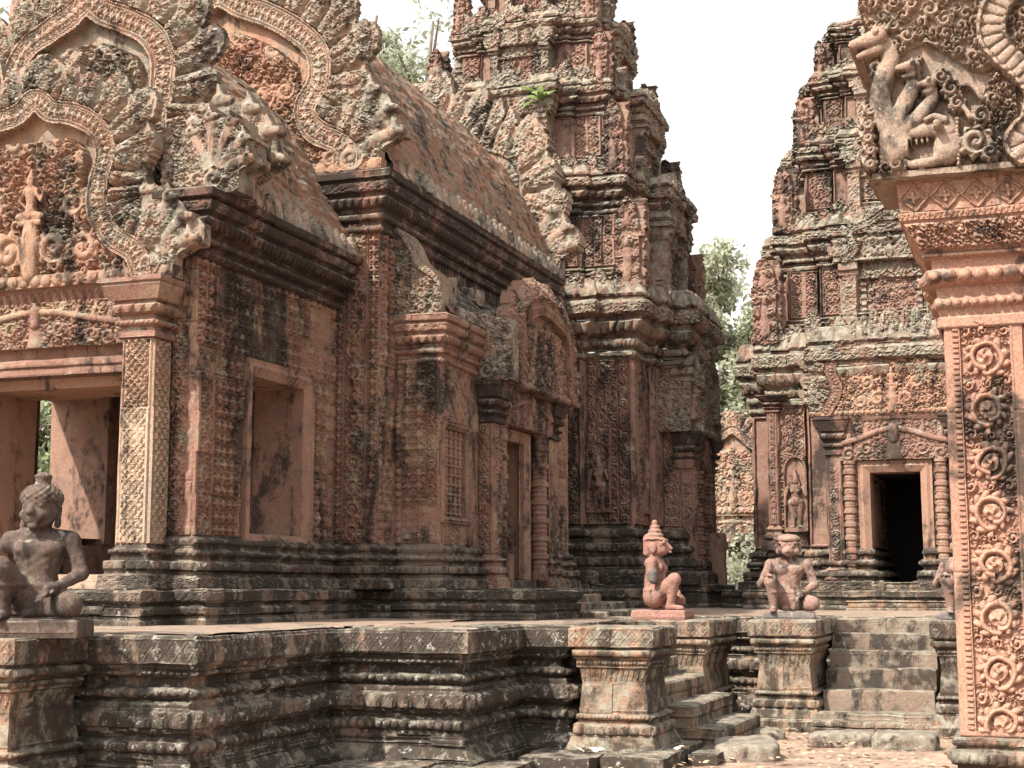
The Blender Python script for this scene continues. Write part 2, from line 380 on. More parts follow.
def pediment(acc, o, du, n, w, h, res=.02, thick=.3, seed=0, arch=ARCH, top=1.0, fig=True, amp=1.0, broken=0.0, bacc=None, tacc=None):
    R = Relief(-1.14 * w, 1.14 * w, 0, 1.18 * h, res); U, V = R.U, R.V
    half = np.array(arch) * [w, h]; half[:, 1] *= .92
    C = catmull(np.vstack([half, half[-2::-1] * [-1, 1]]), 10)
    d, s, tot = curve_sd(U, V, C); b = .13 * w * (1 if w > .8 else 1.1); sc_ = max(.35, min(1, w / 1.3))
    tym = (d < -.3 * b) & (V > .0)
    P3 = np.stack([U.ravel(), V.ravel(), np.zeros(U.size)], 1); wob = (vnoise(P3, 2.2 / w, seed + 9, 3).reshape(U.shape) - .5)
    fol = samp(FOL2 if w > 1.2 else FOL, U / (.95 * sc_) + seed * .3, V / (.95 * sc_) + seed * .17)
    R.region(tym, amp * (.08 * sc_ * fol + .10 * wob * sc_), 'set')
    flat = tym & (((V > .40 * h) & (d > -1.1 * b)) | ((V > .62 * h) & (d > -1.7 * b)))
    k = 0
    for (fx, fy, fr) in ((.16, .16, .12), (.36, .15, .11), (.28, .34, .10), (.14, .62, .09), (.33, .54, .09), (.42, .36, .07)):
        for m in (-1, 1): R.vol(m * fx * w, fy * h, fr * w * .85, m, 1.1 * k, .06 * sc_, .025 * sc_, 9, 1.4, cut=False); k += 1
    R.h = np.where(flat, -.03 + .01 * wob, R.h)
    if fig:
        u = .21 * h                                                       # small seated figure in the middle of the foliage
        X = lambda a, b_: (a * u, .27 * h + b_ * u); R.stroke([(0, .06 * h), (0, .16 * h), (0, .26 * h)], [.05 * w, .075 * w, .045 * w], .06, .7)
        R.stroke([X(-.22, .0), X(.22, .0)], .07 * u, .08, .8)
        for m in (-1, 1):
            R.stroke([X(m * .06, .16), X(m * .26, .12), X(m * .05, .06)], [.085 * u, .075 * u, .05 * u], .08, .9)
            R.stroke([X(m * .13, .60), X(m * .24, .44), X(m * .30 if m > 0 else m * .1, .60 if m > 0 else .30)], [.055 * u, .045 * u, .03 * u], .09, .9)
            R.stroke([X(m * .07, .70), X(m * .13, .64)], [.05 * u, .06 * u], .09, .8)
        R.stroke([X(0, .16), X(0, .36), X(0, .60)], [.12 * u, .09 * u, .13 * u], .08, .8)
        R.stroke([X(0, .68), X(0, .80)], [.055 * u, .095 * u], .09, .9); R.stroke([X(0, .88), X(0, 1.08)], [.09 * u, .02 * u], .09, .8)
    band = np.abs(d) < .55 * b; t = d / (.55 * b)
    per = .26 * b; nb = max(4, round(tot / per))
    bh = .085 + .035 * (np.abs(t) > .74) - .015 * ((np.abs(t) > .58) & (np.abs(t) < .72)) + .022 * samp(LOZ if seed % 2 else BEA, s / tot * nb * (.45 if seed % 2 else 1), np.clip(t * .5 / .6 + .5, .02, .98)) + .04 * wob
    Lf = .32 * w * top; lp = .115 * w; nl = max(6, round(tot / lp)); v = (d - .55 * b) / Lf
    iu = s / tot * nl + .45 * np.clip(v, 0, 1.2) * np.sign(s - tot / 2); ll = .72 + .42 * hash2(np.floor(iu), 3, seed) + .35 * wob
    u = (iu - np.floor(iu) - .5) * 2; vv = v / ll; wid = np.where(vv < .5, .99, .99 * np.sqrt(np.clip(1 - ((vv - .5) / .5) ** 2, 0, 1)))
    ok = (v >= 0) & (V > .12 * h)
    fillr = ok & (v < .62 + .3 * wob); leaf = ok & (np.abs(u) < wid) & (vv < 1)
    fr = .05 * sc_ * samp(FOL, U / (.55 * sc_) + .3 * seed, V / (.55 * sc_)); back = -.15 * np.clip(v, 0, 1) ** 1.4 * min(1, w)
    R.region(fillr, -.03 + .8 * fr + back + .06 * wob)
    R.region(leaf, back + .01 + .11 * sc_ * np.sqrt(np.clip(1 - (u / np.maximum(wid, .05)) ** 2, 0, 1)) + .75 * fr * (np.abs(u) < .75) - .03 * (np.abs(u) < .12))
    if bacc is None: R.region(band, bh * max(.55, min(1.0, w)), 'set')
    else:
        R.region(band, .0, 'set'); Rb = Relief(-1.14 * w, 1.14 * w, 0, 1.18 * h, res * .9); d2, s2, _ = curve_sd(Rb.U, Rb.V, C); t2 = d2 / (.55 * b)
        P4 = np.stack([Rb.U.ravel(), Rb.V.ravel(), np.zeros(Rb.U.size)], 1); wb2 = vnoise(P4, 5 / w, seed + 9, 3).reshape(Rb.U.shape) - .5
        hb = .07 + .022 * (np.abs(t2) > .80) + .014 * ((np.abs(t2) > .60) & (np.abs(t2) < .70)) + .030 * (np.abs(t2) < .56) * samp(DIA, s2 / tot * nb * .8, np.clip(t2 * .5 / .6 + .5, .02, .98)) + .09 * wb2
        Rb.region(np.abs(t2 + .25 * wb2) < 1, hb * max(.6, min(1.1, w))); Rb.mesh(bacc, np.array(o, float), du, n, thick=.02, seed=seed + 1)
    for mir in (-1, 1):
        R.region((mir * U > .66 * w) & (mir * U < (.97 + .1 * wob) * w) & (V < (.30 + .2 * wob) * h), .02 + .05 * sc_ * samp(FOL, U / .5, V / .5))
        naga(R, mir * .80 * w, .02 * h, .40 * h, mir, 5, .07 * sc_)
    base = (V < .055 * h) & (np.abs(U) < .98 * w)
    R.region(base, .05 + .035 * samp(BEA, U / (.055 * h), np.clip(V / (.055 * h), .02, .98)))
    if broken:
        nz = vnoise(np.stack([U.ravel(), V.ravel(), np.zeros(U.size)], 1), 4 / w, seed + 40, 2).reshape(U.shape)
        R.m &= ~((nz > 1 - broken) & (V > .5 * h))
    if tacc is not None:
        inner = (d < -.25 * b) | base; mm = R.m; R.m = mm & inner; R.mesh(tacc, o, du, n, thick=thick * .9, seed=seed + 3); R.m = mm & ~((d < -.40 * b) | (base & (V < .05 * h)))
    R.mesh(acc, o, du, n, thick=thick, seed=seed)

# ------------------------------------------------------------------ SDF sculpting
def cap(P, a, b, ra, rb):
    a = np.array(a, float); b = np.array(b, float); d = b - a; h = np.clip((P - a) @ d / (d @ d + 1e-12), 0, 1)
    return np.linalg.norm(P - a - h[..., None] * d, axis=-1) - (ra + (rb - ra) * h)
def ell(P, c, r):
    r = np.array(r, float); q = (P - np.array(c)) / r; k0 = np.linalg.norm(q, axis=-1); k1 = np.linalg.norm(q / r, axis=-1)
    return k0 * (k0 - 1) / np.maximum(k1, 1e-6)
def smin(a, b, k):
    h = np.clip(.5 + .5 * (b - a) / k, 0, 1); return b + (a - b) * h - k * h * (1 - h)
def smax(a, b, k): return -smin(-a, -b, k)
def nets(D, o, hh):
    S = D < 0; n = np.array(D.shape) - 1
    def c(i, j, k, A): return A[i:i + n[0], j:j + n[1], k:k + n[2]]
    cs = [(i, j, k) for i in (0, 1) for j in (0, 1) for k in (0, 1)]
    cnt = sum(c(*q, S).astype(int) for q in cs); mix = (cnt > 0) & (cnt < 8)
    pos = np.zeros(tuple(n) + (3,)); num = np.zeros(tuple(n))
    for a in range(8):
        for b in range(a + 1, 8):
            qa, qb = np.array(cs[a]), np.array(cs[b])
            if np.abs(qa - qb).sum() != 1: continue
            da, db = c(*qa, D), c(*qb, D); x = (da < 0) != (db < 0)
            t = np.where(x, da / np.where(x, da - db, 1), 0)
            pos += np.where(x[..., None], qa + t[..., None] * (qb - qa), 0); num += x
    idx = -np.ones(tuple(n), int); I = np.argwhere(mix); idx[mix] = np.arange(len(I))
    V = (I + pos[mix] / num[mix][:, None]) * hh + np.array(o)
    F = []
    for ax in range(3):
        b, d = (ax + 1) % 3, (ax + 2) % 3
        sl0 = [slice(1, -1)] * 3; sl1 = [slice(1, -1)] * 3
        sl0[ax] = slice(0, -1); sl1[ax] = slice(1, None)
        A = S[tuple(sl0)]; B = S[tuple(sl1)]; E = np.argwhere(A != B)
        if not len(E): continue
        e = E.copy(); e[:, b] += 1; e[:, d] += 1
        def at(ob, od):
            q = e.copy(); q[:, b] -= ob; q[:, d] -= od; return idx[q[:, 0], q[:, 1], q[:, 2]]
        q = np.stack([at(1, 1), at(0, 1), at(0, 0), at(1, 0)], 1); fl = ~A[tuple(E.T)]
        q[fl] = q[fl][:, ::-1]; F.append(q)
    F = np.concatenate(F); F = F[(F >= 0).all(1)]
    return V, F
def sculpt(acc, fn, lo, hi, hh, blk=None, xf=None):
    lo = np.array(lo, float); n = np.ceil((np.array(hi) - lo) / hh).astype(int) + 1
    g = np.stack(np.meshgrid(*[lo[k] + hh * np.arange(n[k]) for k in range(3)], indexing='ij'), -1)
    V, F = nets(fn(g), lo, hh)
    if xf is not None: V = xf(V)
    acc.add(V, F, blk=None if blk is None else np.full(len(V), blk))

# ------------------------------------------------------------------ materials
def stone(name, a, b, c, dark=.5, lichen=.5, white=.3, blkamt=.5, scale=1.0, bump=.75, darkcol=(.030, .025, .021), moss=(.175, .16, .12), rough=.92, speck=0.0, blobs=()):
    a, b, c = (tuple(.95 * (q * .88 + .12 * sum(k_) / 3) for q in k_) for k_ in (a, b, c))
    m = bpy.data.materials.new(name); m.use_nodes = True; nt = m.node_tree; nd = nt.nodes; L = nt.links
    bs = nd['Principled BSDF']; bs.inputs['Roughness'].default_value = rough; bs.inputs['Specular IOR Level'].default_value = .25
    geo = nd.new('ShaderNodeNewGeometry')
    def noise(sc_, det=5, rg=.6, vec=None, dist=0.0):
        t = nd.new('ShaderNodeTexNoise'); t.inputs['Scale'].default_value = sc_; t.inputs['Detail'].default_value = det
        t.inputs['Roughness'].default_value = rg; t.inputs['Distortion'].default_value = dist
        L.new(vec or geo.outputs['Position'], t.inputs['Vector']); return t.outputs['Fac']
    def ramp(x, lo, hi):
        r = nd.new('ShaderNodeMapRange'); r.inputs['From Min'].default_value = lo; r.inputs['From Max'].default_value = hi; r.interpolation_type = 'SMOOTHSTEP'
        L.new(x, r.inputs['Value']); return r.outputs['Result']
    def mix(f, x, y, mode='MIX'):
        t = nd.new('ShaderNodeMix'); t.data_type = 'RGBA'; t.blend_type = mode
        if isinstance(f, float): t.inputs[0].default_value = f
        else: L.new(f, t.inputs[0])
        for s, q in ((6, x), (7, y)):
            if isinstance(q, tuple): t.inputs[s].default_value = q + (1,)
            else: L.new(q, t.inputs[s])
        return t.outputs[2]
    def math_(op, x, y):
        t = nd.new('ShaderNodeMath'); t.operation = op
        for s, q in ((0, x), (1, y)):
            if isinstance(q, (int, float)): t.inputs[s].default_value = q
            else: L.new(q, t.inputs[s])
        return t.outputs[0]
    mp = nd.new('ShaderNodeVectorMath'); mp.operation = 'MULTIPLY'; mp.inputs[1].default_value = (1, 1, .35)
    L.new(geo.outputs['Position'], mp.inputs[0])
    at = nd.new('ShaderNodeAttribute'); at.attribute_name = 'blk'
    big = noise(.9 * scale, 4); med = noise(3.2 * scale, 5, .62, None, .5)
    t1 = math_('ADD', big, math_('MULTIPLY', math_('SUBTRACT', at.outputs['Fac'], .5), .35 * blkamt))
    col = mix(ramp(t1, .36, .60), a, b)
    col = mix(ramp(math_('ADD', med, math_('MULTIPLY', math_('SUBTRACT', at.outputs['Fac'], .5), -.22 * blkamt)), .50, .68), col, c)
    fine = noise(22, 4, .7)
    col = mix(math_('MULTIPLY', ramp(fine, .35, .7), .5), col, mix(1.0, col, (1.35, 1.3, 1.25), 'MULTIPLY'))
    gr = noise(75, 3, .7); col = mix(1.0, col, mix(ramp(gr, .34, .66), (.72, .72, .72), (1.18, 1.16, 1.14)), 'MULTIPLY')
    # black patina: patches stretched vertically
    dn = noise(2.0 * scale, 6, .68, mp.outputs[0], .6)
    dn = math_('ADD', dn, math_('MULTIPLY', math_('SUBTRACT', noise(11, 4, .7), .5), .35))
    for (bx, by, bz, br) in blobs:
        vd = nd.new('ShaderNodeVectorMath'); vd.operation = 'DISTANCE'; vd.inputs[1].default_value = (bx, by, bz); L.new(geo.outputs['Position'], vd.inputs[0])
        dn = math_('ADD', dn, math_('MULTIPLY', ramp(vd.outputs['Value'], br * 1.25, br * .2), .14))
    th = .63 - .40 * dark
    col = mix(math_('MULTIPLY', ramp(dn, th, th + .14), .88), col, darkcol)
    # lichen crusts: grey-green, wherever the noise says, more on faces open to the rain
    sep = nd.new('ShaderNodeSeparateXYZ'); L.new(geo.outputs['Normal'], sep.inputs[0])
    ln = math_('ADD', noise(4.2 * scale, 7, .72, None, .4), math_('MULTIPLY', sep.outputs['Z'], .10))
    th = .64 - .38 * lichen
    col = mix(math_('MULTIPLY', ramp(ln, th, th + .14), .85), col, mix(ramp(noise(9, 4), .4, .6), moss, (moss[0] * 1.7, moss[1] * 1.65, moss[2] * 1.75)))
    wn_ = noise(7.5 * scale, 8, .78); th = .70 - .28 * white
    col = mix(math_('MULTIPLY', ramp(wn_, th, th + .06), .8), col, (.46, .43, .38))
    if speck:
        vo = nd.new('ShaderNodeTexVoronoi'); vo.inputs['Scale'].default_value = 26; L.new(geo.outputs['Position'], vo.inputs['Vector'])
        sp = math_('MULTIPLY', ramp(vo.outputs['Distance'], .33, .22), ramp(noise(3.1, 4), .55 - .2 * speck, .65 - .2 * speck))
        col = mix(math_('MULTIPLY', sp, .75), col, (.42, .40, .35))
    L.new(col, bs.inputs['Base Color'])
    bp = nd.new('ShaderNodeBump'); bp.inputs['Strength'].default_value = bump; bp.inputs['Distance'].default_value = .03
    hgt = math_('ADD', noise(42, 6, .8), math_('MULTIPLY', noise(11, 4), .9))
    L.new(hgt, bp.inputs['Height']); L.new(bp.outputs['Normal'], bs.inputs['Normal'])
    return m
PINK, ROSE, OCH, BRN, GRY = (.315, .155, .108), (.25, .118, .085), (.345, .21, .12), (.19, .125, .09), (.20, .17, .135)
M = {}
M['jamb'] = stone('dressed_jamb_stone', (.33, .19, .13), (.30, .165, .11), (.25, .15, .105), .24, .08, .08, .5, 1.3, .3)
M['wall'] = stone('carved_pink_sandstone', (.31, .168, .118), (.25, .128, .092), (.345, .225, .14), .34, .28, .22, .45, blobs=((-7.6, 13.75, 4.2, .8), (-7.6, 12.9, 4.5, .5), (-6.5, 15.95, 3.9, .35)))
M['cream'] = stone('pale_ochre_sandstone', (.45, .315, .215), (.42, .265, .18), (.36, .27, .20), .24, .14, .24, .6)
M['smooth'] = stone('smooth_dressed_sandstone', (.25, .135, .097), (.28, .16, .11), (.20, .125, .095), .36, .16, .16, .5, 1.3, .35)
M['base'] = stone('blackened_plinth_stone', (.21, .155, .115), (.17, .125, .095), (.27, .155, .11), .63, .24, .36, .8, 1.2, darkcol=(.032, .026, .021))
M['plat'] = stone('weathered_terrace_stone', (.25, .19, .14), (.21, .155, .115), (.29, .17, .12), .73, .26, .48, .8, 1.3, darkcol=(.032, .026, .021))
M['paving'] = stone('dusty_terrace_paving', (.33, .225, .16), (.28, .19, .14), (.28, .22, .165), .2, .14, .12, .6)
M['pedest'] = stone('orange_pedestal_stone', (.30, .20, .13), (.32, .185, .115), (.24, .185, .14), .54, .42, .28, .6, 1.2)
M['pedi'] = stone('lichened_pediment_stone', (.35, .20, .14), (.36, .245, .175), (.30, .24, .185), .42, .50, .46, .8, 1.2)
M['tower'] = stone('weathered_tower_stone', (.285, .165, .118), (.24, .135, .10), (.26, .19, .135), .46, .56, .30, .7, 1.0)
M['towerp'] = stone('tower_wall_pink_stone', (.285, .16, .118), (.245, .132, .10), (.29, .185, .13), .40, .26, .14, .6)
M['cornice'] = stone('dark_cornice_stone', (.22, .115, .085), (.19, .10, .075), (.20, .14, .105), .68, .26, .2, .5)
M['roof'] = stone('eroded_brick_roof', (.33, .145, .08), (.29, .145, .085), (.21, .165, .115), .36, .36, .22, .25, 1.6, 1.0)
M['gate'] = stone('fresh_orange_sandstone', (.335, .18, .118), (.31, .16, .108), (.28, .175, .125), .32, .14, .14, .4, .9, .25, blobs=((-.25, 9, 2.42, .45), (-.3, 9, 1.5, .25)))
M['gatetop'] = stone('grey_orange_sandstone', (.36, .235, .165), (.31, .22, .165), (.28, .22, .17), .28, .34, .36, .5, 1.6, .7)
M['st_dark'] = stone('dark_statue_stone', (.105, .07, .055), (.085, .06, .05), (.13, .088, .068), .30, .14, .14, .3, 2.5, .5)
M['st_pink'] = stone('pink_statue_stone', (.31, .155, .118), (.28, .14, .105), (.25, .145, .115), .14, .05, .08, .2, 2.6, .5)
M['st_grey'] = stone('greyish_pink_statue_stone', (.30, .17, .13), (.25, .145, .115), (.20, .15, .125), .36, .20, .2, .3, 2.6, .6)
M['stump'] = stone('grey_broken_stone', (.14, .12, .11), (.12, .105, .10), (.16, .13, .12), .2, .1, .1, .3, 3, .4)
M['rock'] = stone('mossy_block_stone', (.25, .17, .13), (.22, .15, .115), (.22, .19, .14), .40, .58, .3, .6, 1.6)
M['far'] = stone('far_orange_sandstone', (.37, .20, .135), (.40, .25, .165), (.30, .21, .155), .42, .36, .3, .9)
def plain(name, col, rough=.9):
    m = bpy.data.materials.new(name); m.use_nodes = True; b = m.node_tree.nodes['Principled BSDF']
    b.inputs['Base Color'].default_value = col + (1,); b.inputs['Roughness'].default_value = rough; return m
M['pedi2'] = stone('reddish_gable_stone', (.30, .155, .11), (.28, .16, .115), (.25, .18, .13), .38, .30, .24, .6, 1.2)
M['tymp'] = stone('orange_tympanum_stone', (.40, .235, .145), (.36, .19, .125), (.27, .19, .14), .32, .16, .12, .8, 1.1)
M['band'] = stone('pale_arch_stone', (.38, .26, .185), (.35, .21, .15), (.28, .225, .17), .34, .40, .40, .6, 1.3, .5)
M['steps'] = stone('worn_step_stone', (.25, .19, .14), (.24, .17, .125), (.20, .165, .13), .40, .32, .18, .5, 1.2)
M['dark'] = plain('interior_painted_shade', (.012, .010, .009))  # near-black so doorways read as unlit; the shade is in the colour
# ================================================================== SETTING: ground
def struct(o): o['kind'] = 'structure'; return o
def ground_mat():
    m = bpy.data.materials.new('dusty_ground'); m.use_nodes = True; nt = m.node_tree; nd = nt.nodes; L = nt.links; b = nd['Principled BSDF']
    b.inputs['Roughness'].default_value = .95
    g = nd.new('ShaderNodeNewGeometry'); t = nd.new('ShaderNodeTexNoise'); t.inputs['Scale'].default_value = 3; t.inputs['Detail'].default_value = 8; t.inputs['Roughness'].default_value = .7
    L.new(g.outputs['Position'], t.inputs['Vector']); r = nd.new('ShaderNodeValToRGB'); L.new(t.outputs['Fac'], r.inputs['Fac'])
    e = r.color_ramp.elements; e[0].position = .35; e[0].color = (.17, .11, .08, 1); e[1].position = .65; e[1].color = (.34, .235, .17, 1)
    L.new(r.outputs['Color'], b.inputs['Base Color'])
    t2 = nd.new('ShaderNodeTexNoise'); t2.inputs['Scale'].default_value = 30; t2.inputs['Detail'].default_value = 5; L.new(g.outputs['Position'], t2.inputs['Vector'])
    bp = nd.new('ShaderNodeBump'); bp.inputs['Strength'].default_value = .6; bp.inputs['Distance'].default_value = .04; L.new(t2.outputs['Fac'], bp.inputs['Height']); L.new(bp.outputs['Normal'], b.inputs['Normal'])
    return m
M['ground'] = ground_mat()
a = Acc()
g0 = np.concatenate([np.linspace(-300, -14, 12), np.linspace(-10, 10, 90), np.linspace(14, 300, 12)]); g1 = np.concatenate([np.linspace(-60, 6, 8), np.linspace(8, 24, 80), np.linspace(30, 400, 14)])
U, V = np.meshgrid(g0, g1, indexing='ij'); P = np.stack([U.ravel(), V.ravel(), np.full(U.size, -.1)], 1)
near = (np.abs(P[:, 0]) < 11) & (P[:, 1] > 7) & (P[:, 1] < 25)
P[:, 2] += np.where(near, (vnoise(P * [1, 1, 0], 1.1, 2, 4) - .5) * .10, 0)
a.add(P, gridf(len(g0), len(g1))); struct(a.build('ground', M['ground'], smooth=True))

# ================================================================== terrace
LIP = [(-.12, .10, None), (.02, .10, ('pen', .012, .12)), (.045, .03, None), (.165, -.06, None), (.175, -.06, None), (.215, -.05, ('flat', 0))]
def z_(p, z0): return [(q[0] + z0,) + tuple(q[1:]) for q in p]
TER = [(-.12, .06, ('pen', .014, .13)), (.03, .06), (.045, .045), (.155, -.03, None), (.17, -.035), (.21, -.035), (.225, -.055), (.275, -.06, ('tbead', .045, .085)), (.365, -.06), (.38, -.10), (.42, -.10), (.435, -.05), (.46, -.03, ('tpet', .05, .16)), (.59, -.03), (.60, -.07), (.645, -.07), (.66, -.13, None), (.68, -.09, ('tbead', .04, .075)), (.745, -.09), (.76, -.16), (.83, -.16), (.845, -.085, ('tbead', .03, .06)), (.885, -.085), (.90, -.06), (.93, -.05), (.94, 0, ('loz', .007, .13)), (1.12, 0), (1.14, -.025), (1.14, -.5)]
terr = thing('stone_terrace', 'low moulded stone terrace that the hall and both towers stand on', 'terrace', (-6, 16, -.1))
TP = [(-16, 9.67), (-5.93, 9.67), (-5.93, 12.03), (-4.68, 12.03), (-4.68, 13.5), (-4.2, 13.5), (-4.2, 14.35), (-4.47, 14.35), (-4.47, 19.0), (8, 19.0)]
a = Acc(); sweep(a, TP, TER, .012, seed=3, jit=.018, bl=(.62, 0)); a.build('moulded_wall', M['plat'], terr, rough=.010, rs=6)
a = Acc()
for (x0, x1, y0, y1) in ((-16, -5.95, 9.9, 34), (-5.97, -4.72, 12.3, 34), (-4.75, 8, 19.2, 36), (-4.75, -4.5, 14.3, 19.4), (-4.75, -4.22, 13.7, 14.34)):
    r = .06; nu, nv = int((x1 - x0) / r) + 2, int((y1 - y0) / r / 3) + 2
    U, V = np.meshgrid(np.linspace(x0, x1, nu), np.linspace(y0, y1, nv), indexing='ij'); P = np.stack([U, V, np.full_like(U, 1.133 - .0015 * x0)], -1)
    bb = blocks(U - x0, V - y0, .7, .5, int(-x0), .006, .003); P[..., 2] += bb[0]; a.add(P, gridf(nu, nv), blk=bb[1])
a.build('paving', M['paving'], terr, rough=.008, rs=3)
a = Acc()                                   # low footing course along the near corner
for i, (x0, x1, y0, y1, zt) in enumerate(((-5.75, -4.9, 11.2, 12.0, .02), (-4.9, -4.25, 11.35, 12.6, .0), (-4.4, -3.75, 12.55, 13.3, .03), (-3.72, -3.15, 12.75, 14.35, .035), (-4.45, -4.1, 13.0, 13.4, .02), (-3.12, -2.85, 13.6, 15.2, -.01))):
    box(a, (x0, y0, -.2), (x1, y1, zt), .05, hash2(i, 2, 8))
a.build('footing_course', M['plat'], terr, rough=.022, rs=4)
# ---- pedestals that flank the stairs
PED = [(-.15, .045, ('pen', .01, .12)), (.03, .045), (.05, .02, None), (.15, -.02), (.165, -.03, ('tpet', .03, .12)), (.25, -.03), (.26, -.065), (.29, -.065), (.30, -.05, ('tbead', .022, .045)), (.34, -.05), (.35, -.08), (.38, -.075), (.62, -.105, None), (.64, -.105, ('pen', .012, .07)), (.76, -.085), (.77, -.06), (.79, -.06, ('tbead', .02, .04)), (.835, -.06), (.85, -.04), (.865, -.025, ('torus', .03)), (.93, -.025), (.935, -.045), (.95, -.045), (.96, 0, ('loz', .007, .13)), (1.125, 0), (1.14, -.02), (1.14, -.6)]
def pedestal(label, x0, x1, y0, y1, mat='pedest', zs=1.0, seed=0):
    a = Acc(); pr = [(-.1 + (q[0] + .1) * zs,) + tuple(q[1:]) for q in PED]
    sweep(a, sqr(x0, x1, y0, y1), pr, .011, True, seed, .006, (.55, 0))
    zt = pr[-1][0]; box(a, (x0 + .02, y0 + .02, zt - .1), (x1 - .02, y1 - .02, zt), .1)
    o = a.build('statue_pedestal', M[mat], None, rough=.010, rs=5, loc=((x0 + x1) / 2, (y0 + y1) / 2, -.1))
    return tag(o, label, 'pedestal', 'pedestals flanking the stairs')
pedestal('moulded pedestal under the dark curly-haired statue', -8.2, -6.86, 8.8, 9.75, seed=1)
pedestal('orange moulded pedestal with a bare top, before the narrow stairs', -4.17, -3.36, 13.3, 14.25, seed=2)
pedestal('pedestal with a plain grey cheek, under the pink armless statue', -4.6, -3.5, 16.4, 18.0, seed=3)
pedestal('orange moulded pedestal left of the wide stairs, under the flat-capped monkey statue', -3.17, -2.40, 16.95, 18.6, seed=4)
pedestal('pedestal right of the wide stairs, half hidden behind the near carved pillar', -1.16, -.35, 16.75, 18.6, seed=5)
# ---- stairs
a = Acc()                                   # narrow stairs going down towards +X
for i, (x1, zt) in enumerate(((-4.15, .96), (-3.85, .76), (-3.55, .56), (-3.25, .36), (-2.95, .15))):
    sweep(a, sqr(-4.6, x1, 14.47, 16.38), [(zt - .25, 0), (zt - .13, -.01), (zt - .11, 0), (zt - .015, 0), (zt, -.02), (zt, -.6)], .03, True, 20 + i, .008, (.9, 0))
o = a.build('stone_stairs', M['pedest'], None, rough=.018, rs=4, loc=(-3.7, 15.4, -.1)); tag(o, 'narrow worn stairs between two pedestals, seen from the side', 'stairs')
a = Acc()
for i, (y0, zt) in enumerate(((16.95, .13), (17.32, .36), (17.62, .585), (17.92, .78), (18.22, .965), (18.55, 1.13))):
    pr = [(zt - .26, .0), (zt - .05, .0), (zt - .015, -.004), (zt, -.03), (zt, -.5)]
    if i == 0: pr = [(-.15, .10, None), (-.04, .10), (-.03, .06, ('tpet', .03, .12)), (.045, .06), (.055, .03), (.11, .03), (.13, .01), (.13, -.5)]
    sweep(a, [(-2.39, y0), (-1.17, y0), (-1.17, 19.3), (-2.39, 19.3)], pr, .022, True, 30 + i, .006, (.8, 0))
o = a.build('stone_stairs', M['steps'], None, rough=.016, rs=4, loc=(-1.8, 18, -.1)); tag(o, 'wide straight stairs leading up to the dark doorway', 'stairs')

# ================================================================== HALL (left)
hall = thing('temple_hall', 'long carved sandstone hall with brick vault roof at left', 'temple hall', (-9.3, 12.3, 1.14))
HX = -9.3
PLI = [(1.12, .05, ('loz', .008, .12)), (1.20, .05), (1.215, .02), (1.24, .02), (1.25, .035, ('pen', .010, .07)), (1.315, .035), (1.325, -.01), (1.36, -.01), (1.375, .04, ('fol', .010, .35)), (1.47, .05), (1.485, .03), (1.485, -.6)]
WP = [(-10.15, 11.95), (-8.45, 11.95), (-8.45, 11.62), (-7.72, 11.62), (-7.72, 12.16), (-7.37, 12.16), (-7.37, 15.6), (-5.3, 15.6), (-5.3, 17.3), (-6.0, 17.3), (-6.0, 19.8), (-5.3, 19.8), (-5.3, 21.0), (-6.85, 21.0), (-6.85, 22.0), (-7.7, 22.0), (-7.7, 25.0)]
a = Acc(); sweep(a, WP, PLI, .0135, seed=5, jit=.012); a.build('plinth', M['base'], hall, rough=.012, rs=5)
BAS = [(1.485, .17, ('fol', .018, .4)), (1.60, .15), (1.62, .10), (1.65, .10), (1.66, .12, ('tpet', .035, .10)), (1.745, .12), (1.755, .06), (1.80, .06), (1.81, .09, ('tbead', .022, .05)), (1.86, .09), (1.875, .05), (1.905, .05), (1.92, .07, ('torus', .02)), (1.975, .06), (1.99, .02), (2.02, .0)]
WALLP = [(-7.92, 12.35), (-7.65, 12.35), (-7.65, 15.4), (-7.12, 15.4), (-7.12, 15.9), (-6.55, 15.9), (-6.55, 17.25)]
a = Acc(); sweep(a, WALLP, BAS, .0115, seed=6, jit=.010); a.build('base_moulding', M['base'], hall, rough=.010, rs=5)
a = Acc(); sweep(a, [(-6.55, 19.9), (-6.55, 20.9), (-7.12, 20.9), (-7.12, 21.75), (-8.0, 21.75), (-8.0, 25.5)], BAS, .02, seed=7)
a.build('base_moulding', M['base'], hall, rough=.010, rs=5)
def strips(ls, bg=0.0, H=1.0):
    def f(U, V):
        h = np.full_like(U, bg)
        for (a0, a1, t, amp, per) in ls:
            m = (U >= a0) & (U <= a1); W = a1 - a0
            if t == 'scr': x = samp(SCR, np.clip((U - a0) / W, .01, .99), (V / (W * 2.2)))
            elif t == 'bead': x = samp(BEA, V / W, np.clip((U - a0) / W, .02, .98))
            elif t == 'rib': x = 1.0
            elif t in ('fol', 'fol2'): x = samp(TILES[t], U / per + 3.7 * a0, V / per)
            else:
                n = max(1, round(W / per)); x = samp(TILES[t], (U - a0) / W * n, V / W * n)
            h = np.where(m, np.maximum(h, amp * x), h)
        return h
    return f
a = Acc()
R1 = .0105
rect(a, (-7.92, 12.35, 2.0), (1, 0, 0), .27, 2.75, strips([(.0, .18, 'scr', .035, 1), (.19, .27, 'rib', .018, 1)]), R1, seed=1, bl=(.5, .52))
def w1(y0, z0, W, H, st, seed): rect(a, (-7.65, y0, z0), (0, 1, 0), W, H, st, .0095, seed=seed, bl=(.55, .40), jit=.014)
w1(12.35, 2.0, .90, 1.85, strips([(.0, .05, 'rib', .02, 1), (.05, .27, 'scr', .035, 1), (.28, .31, 'rib', .015, 1), (.32, .84, 'dia', .038, .125), (.85, .90, 'bead', .015, 1)]), 2)
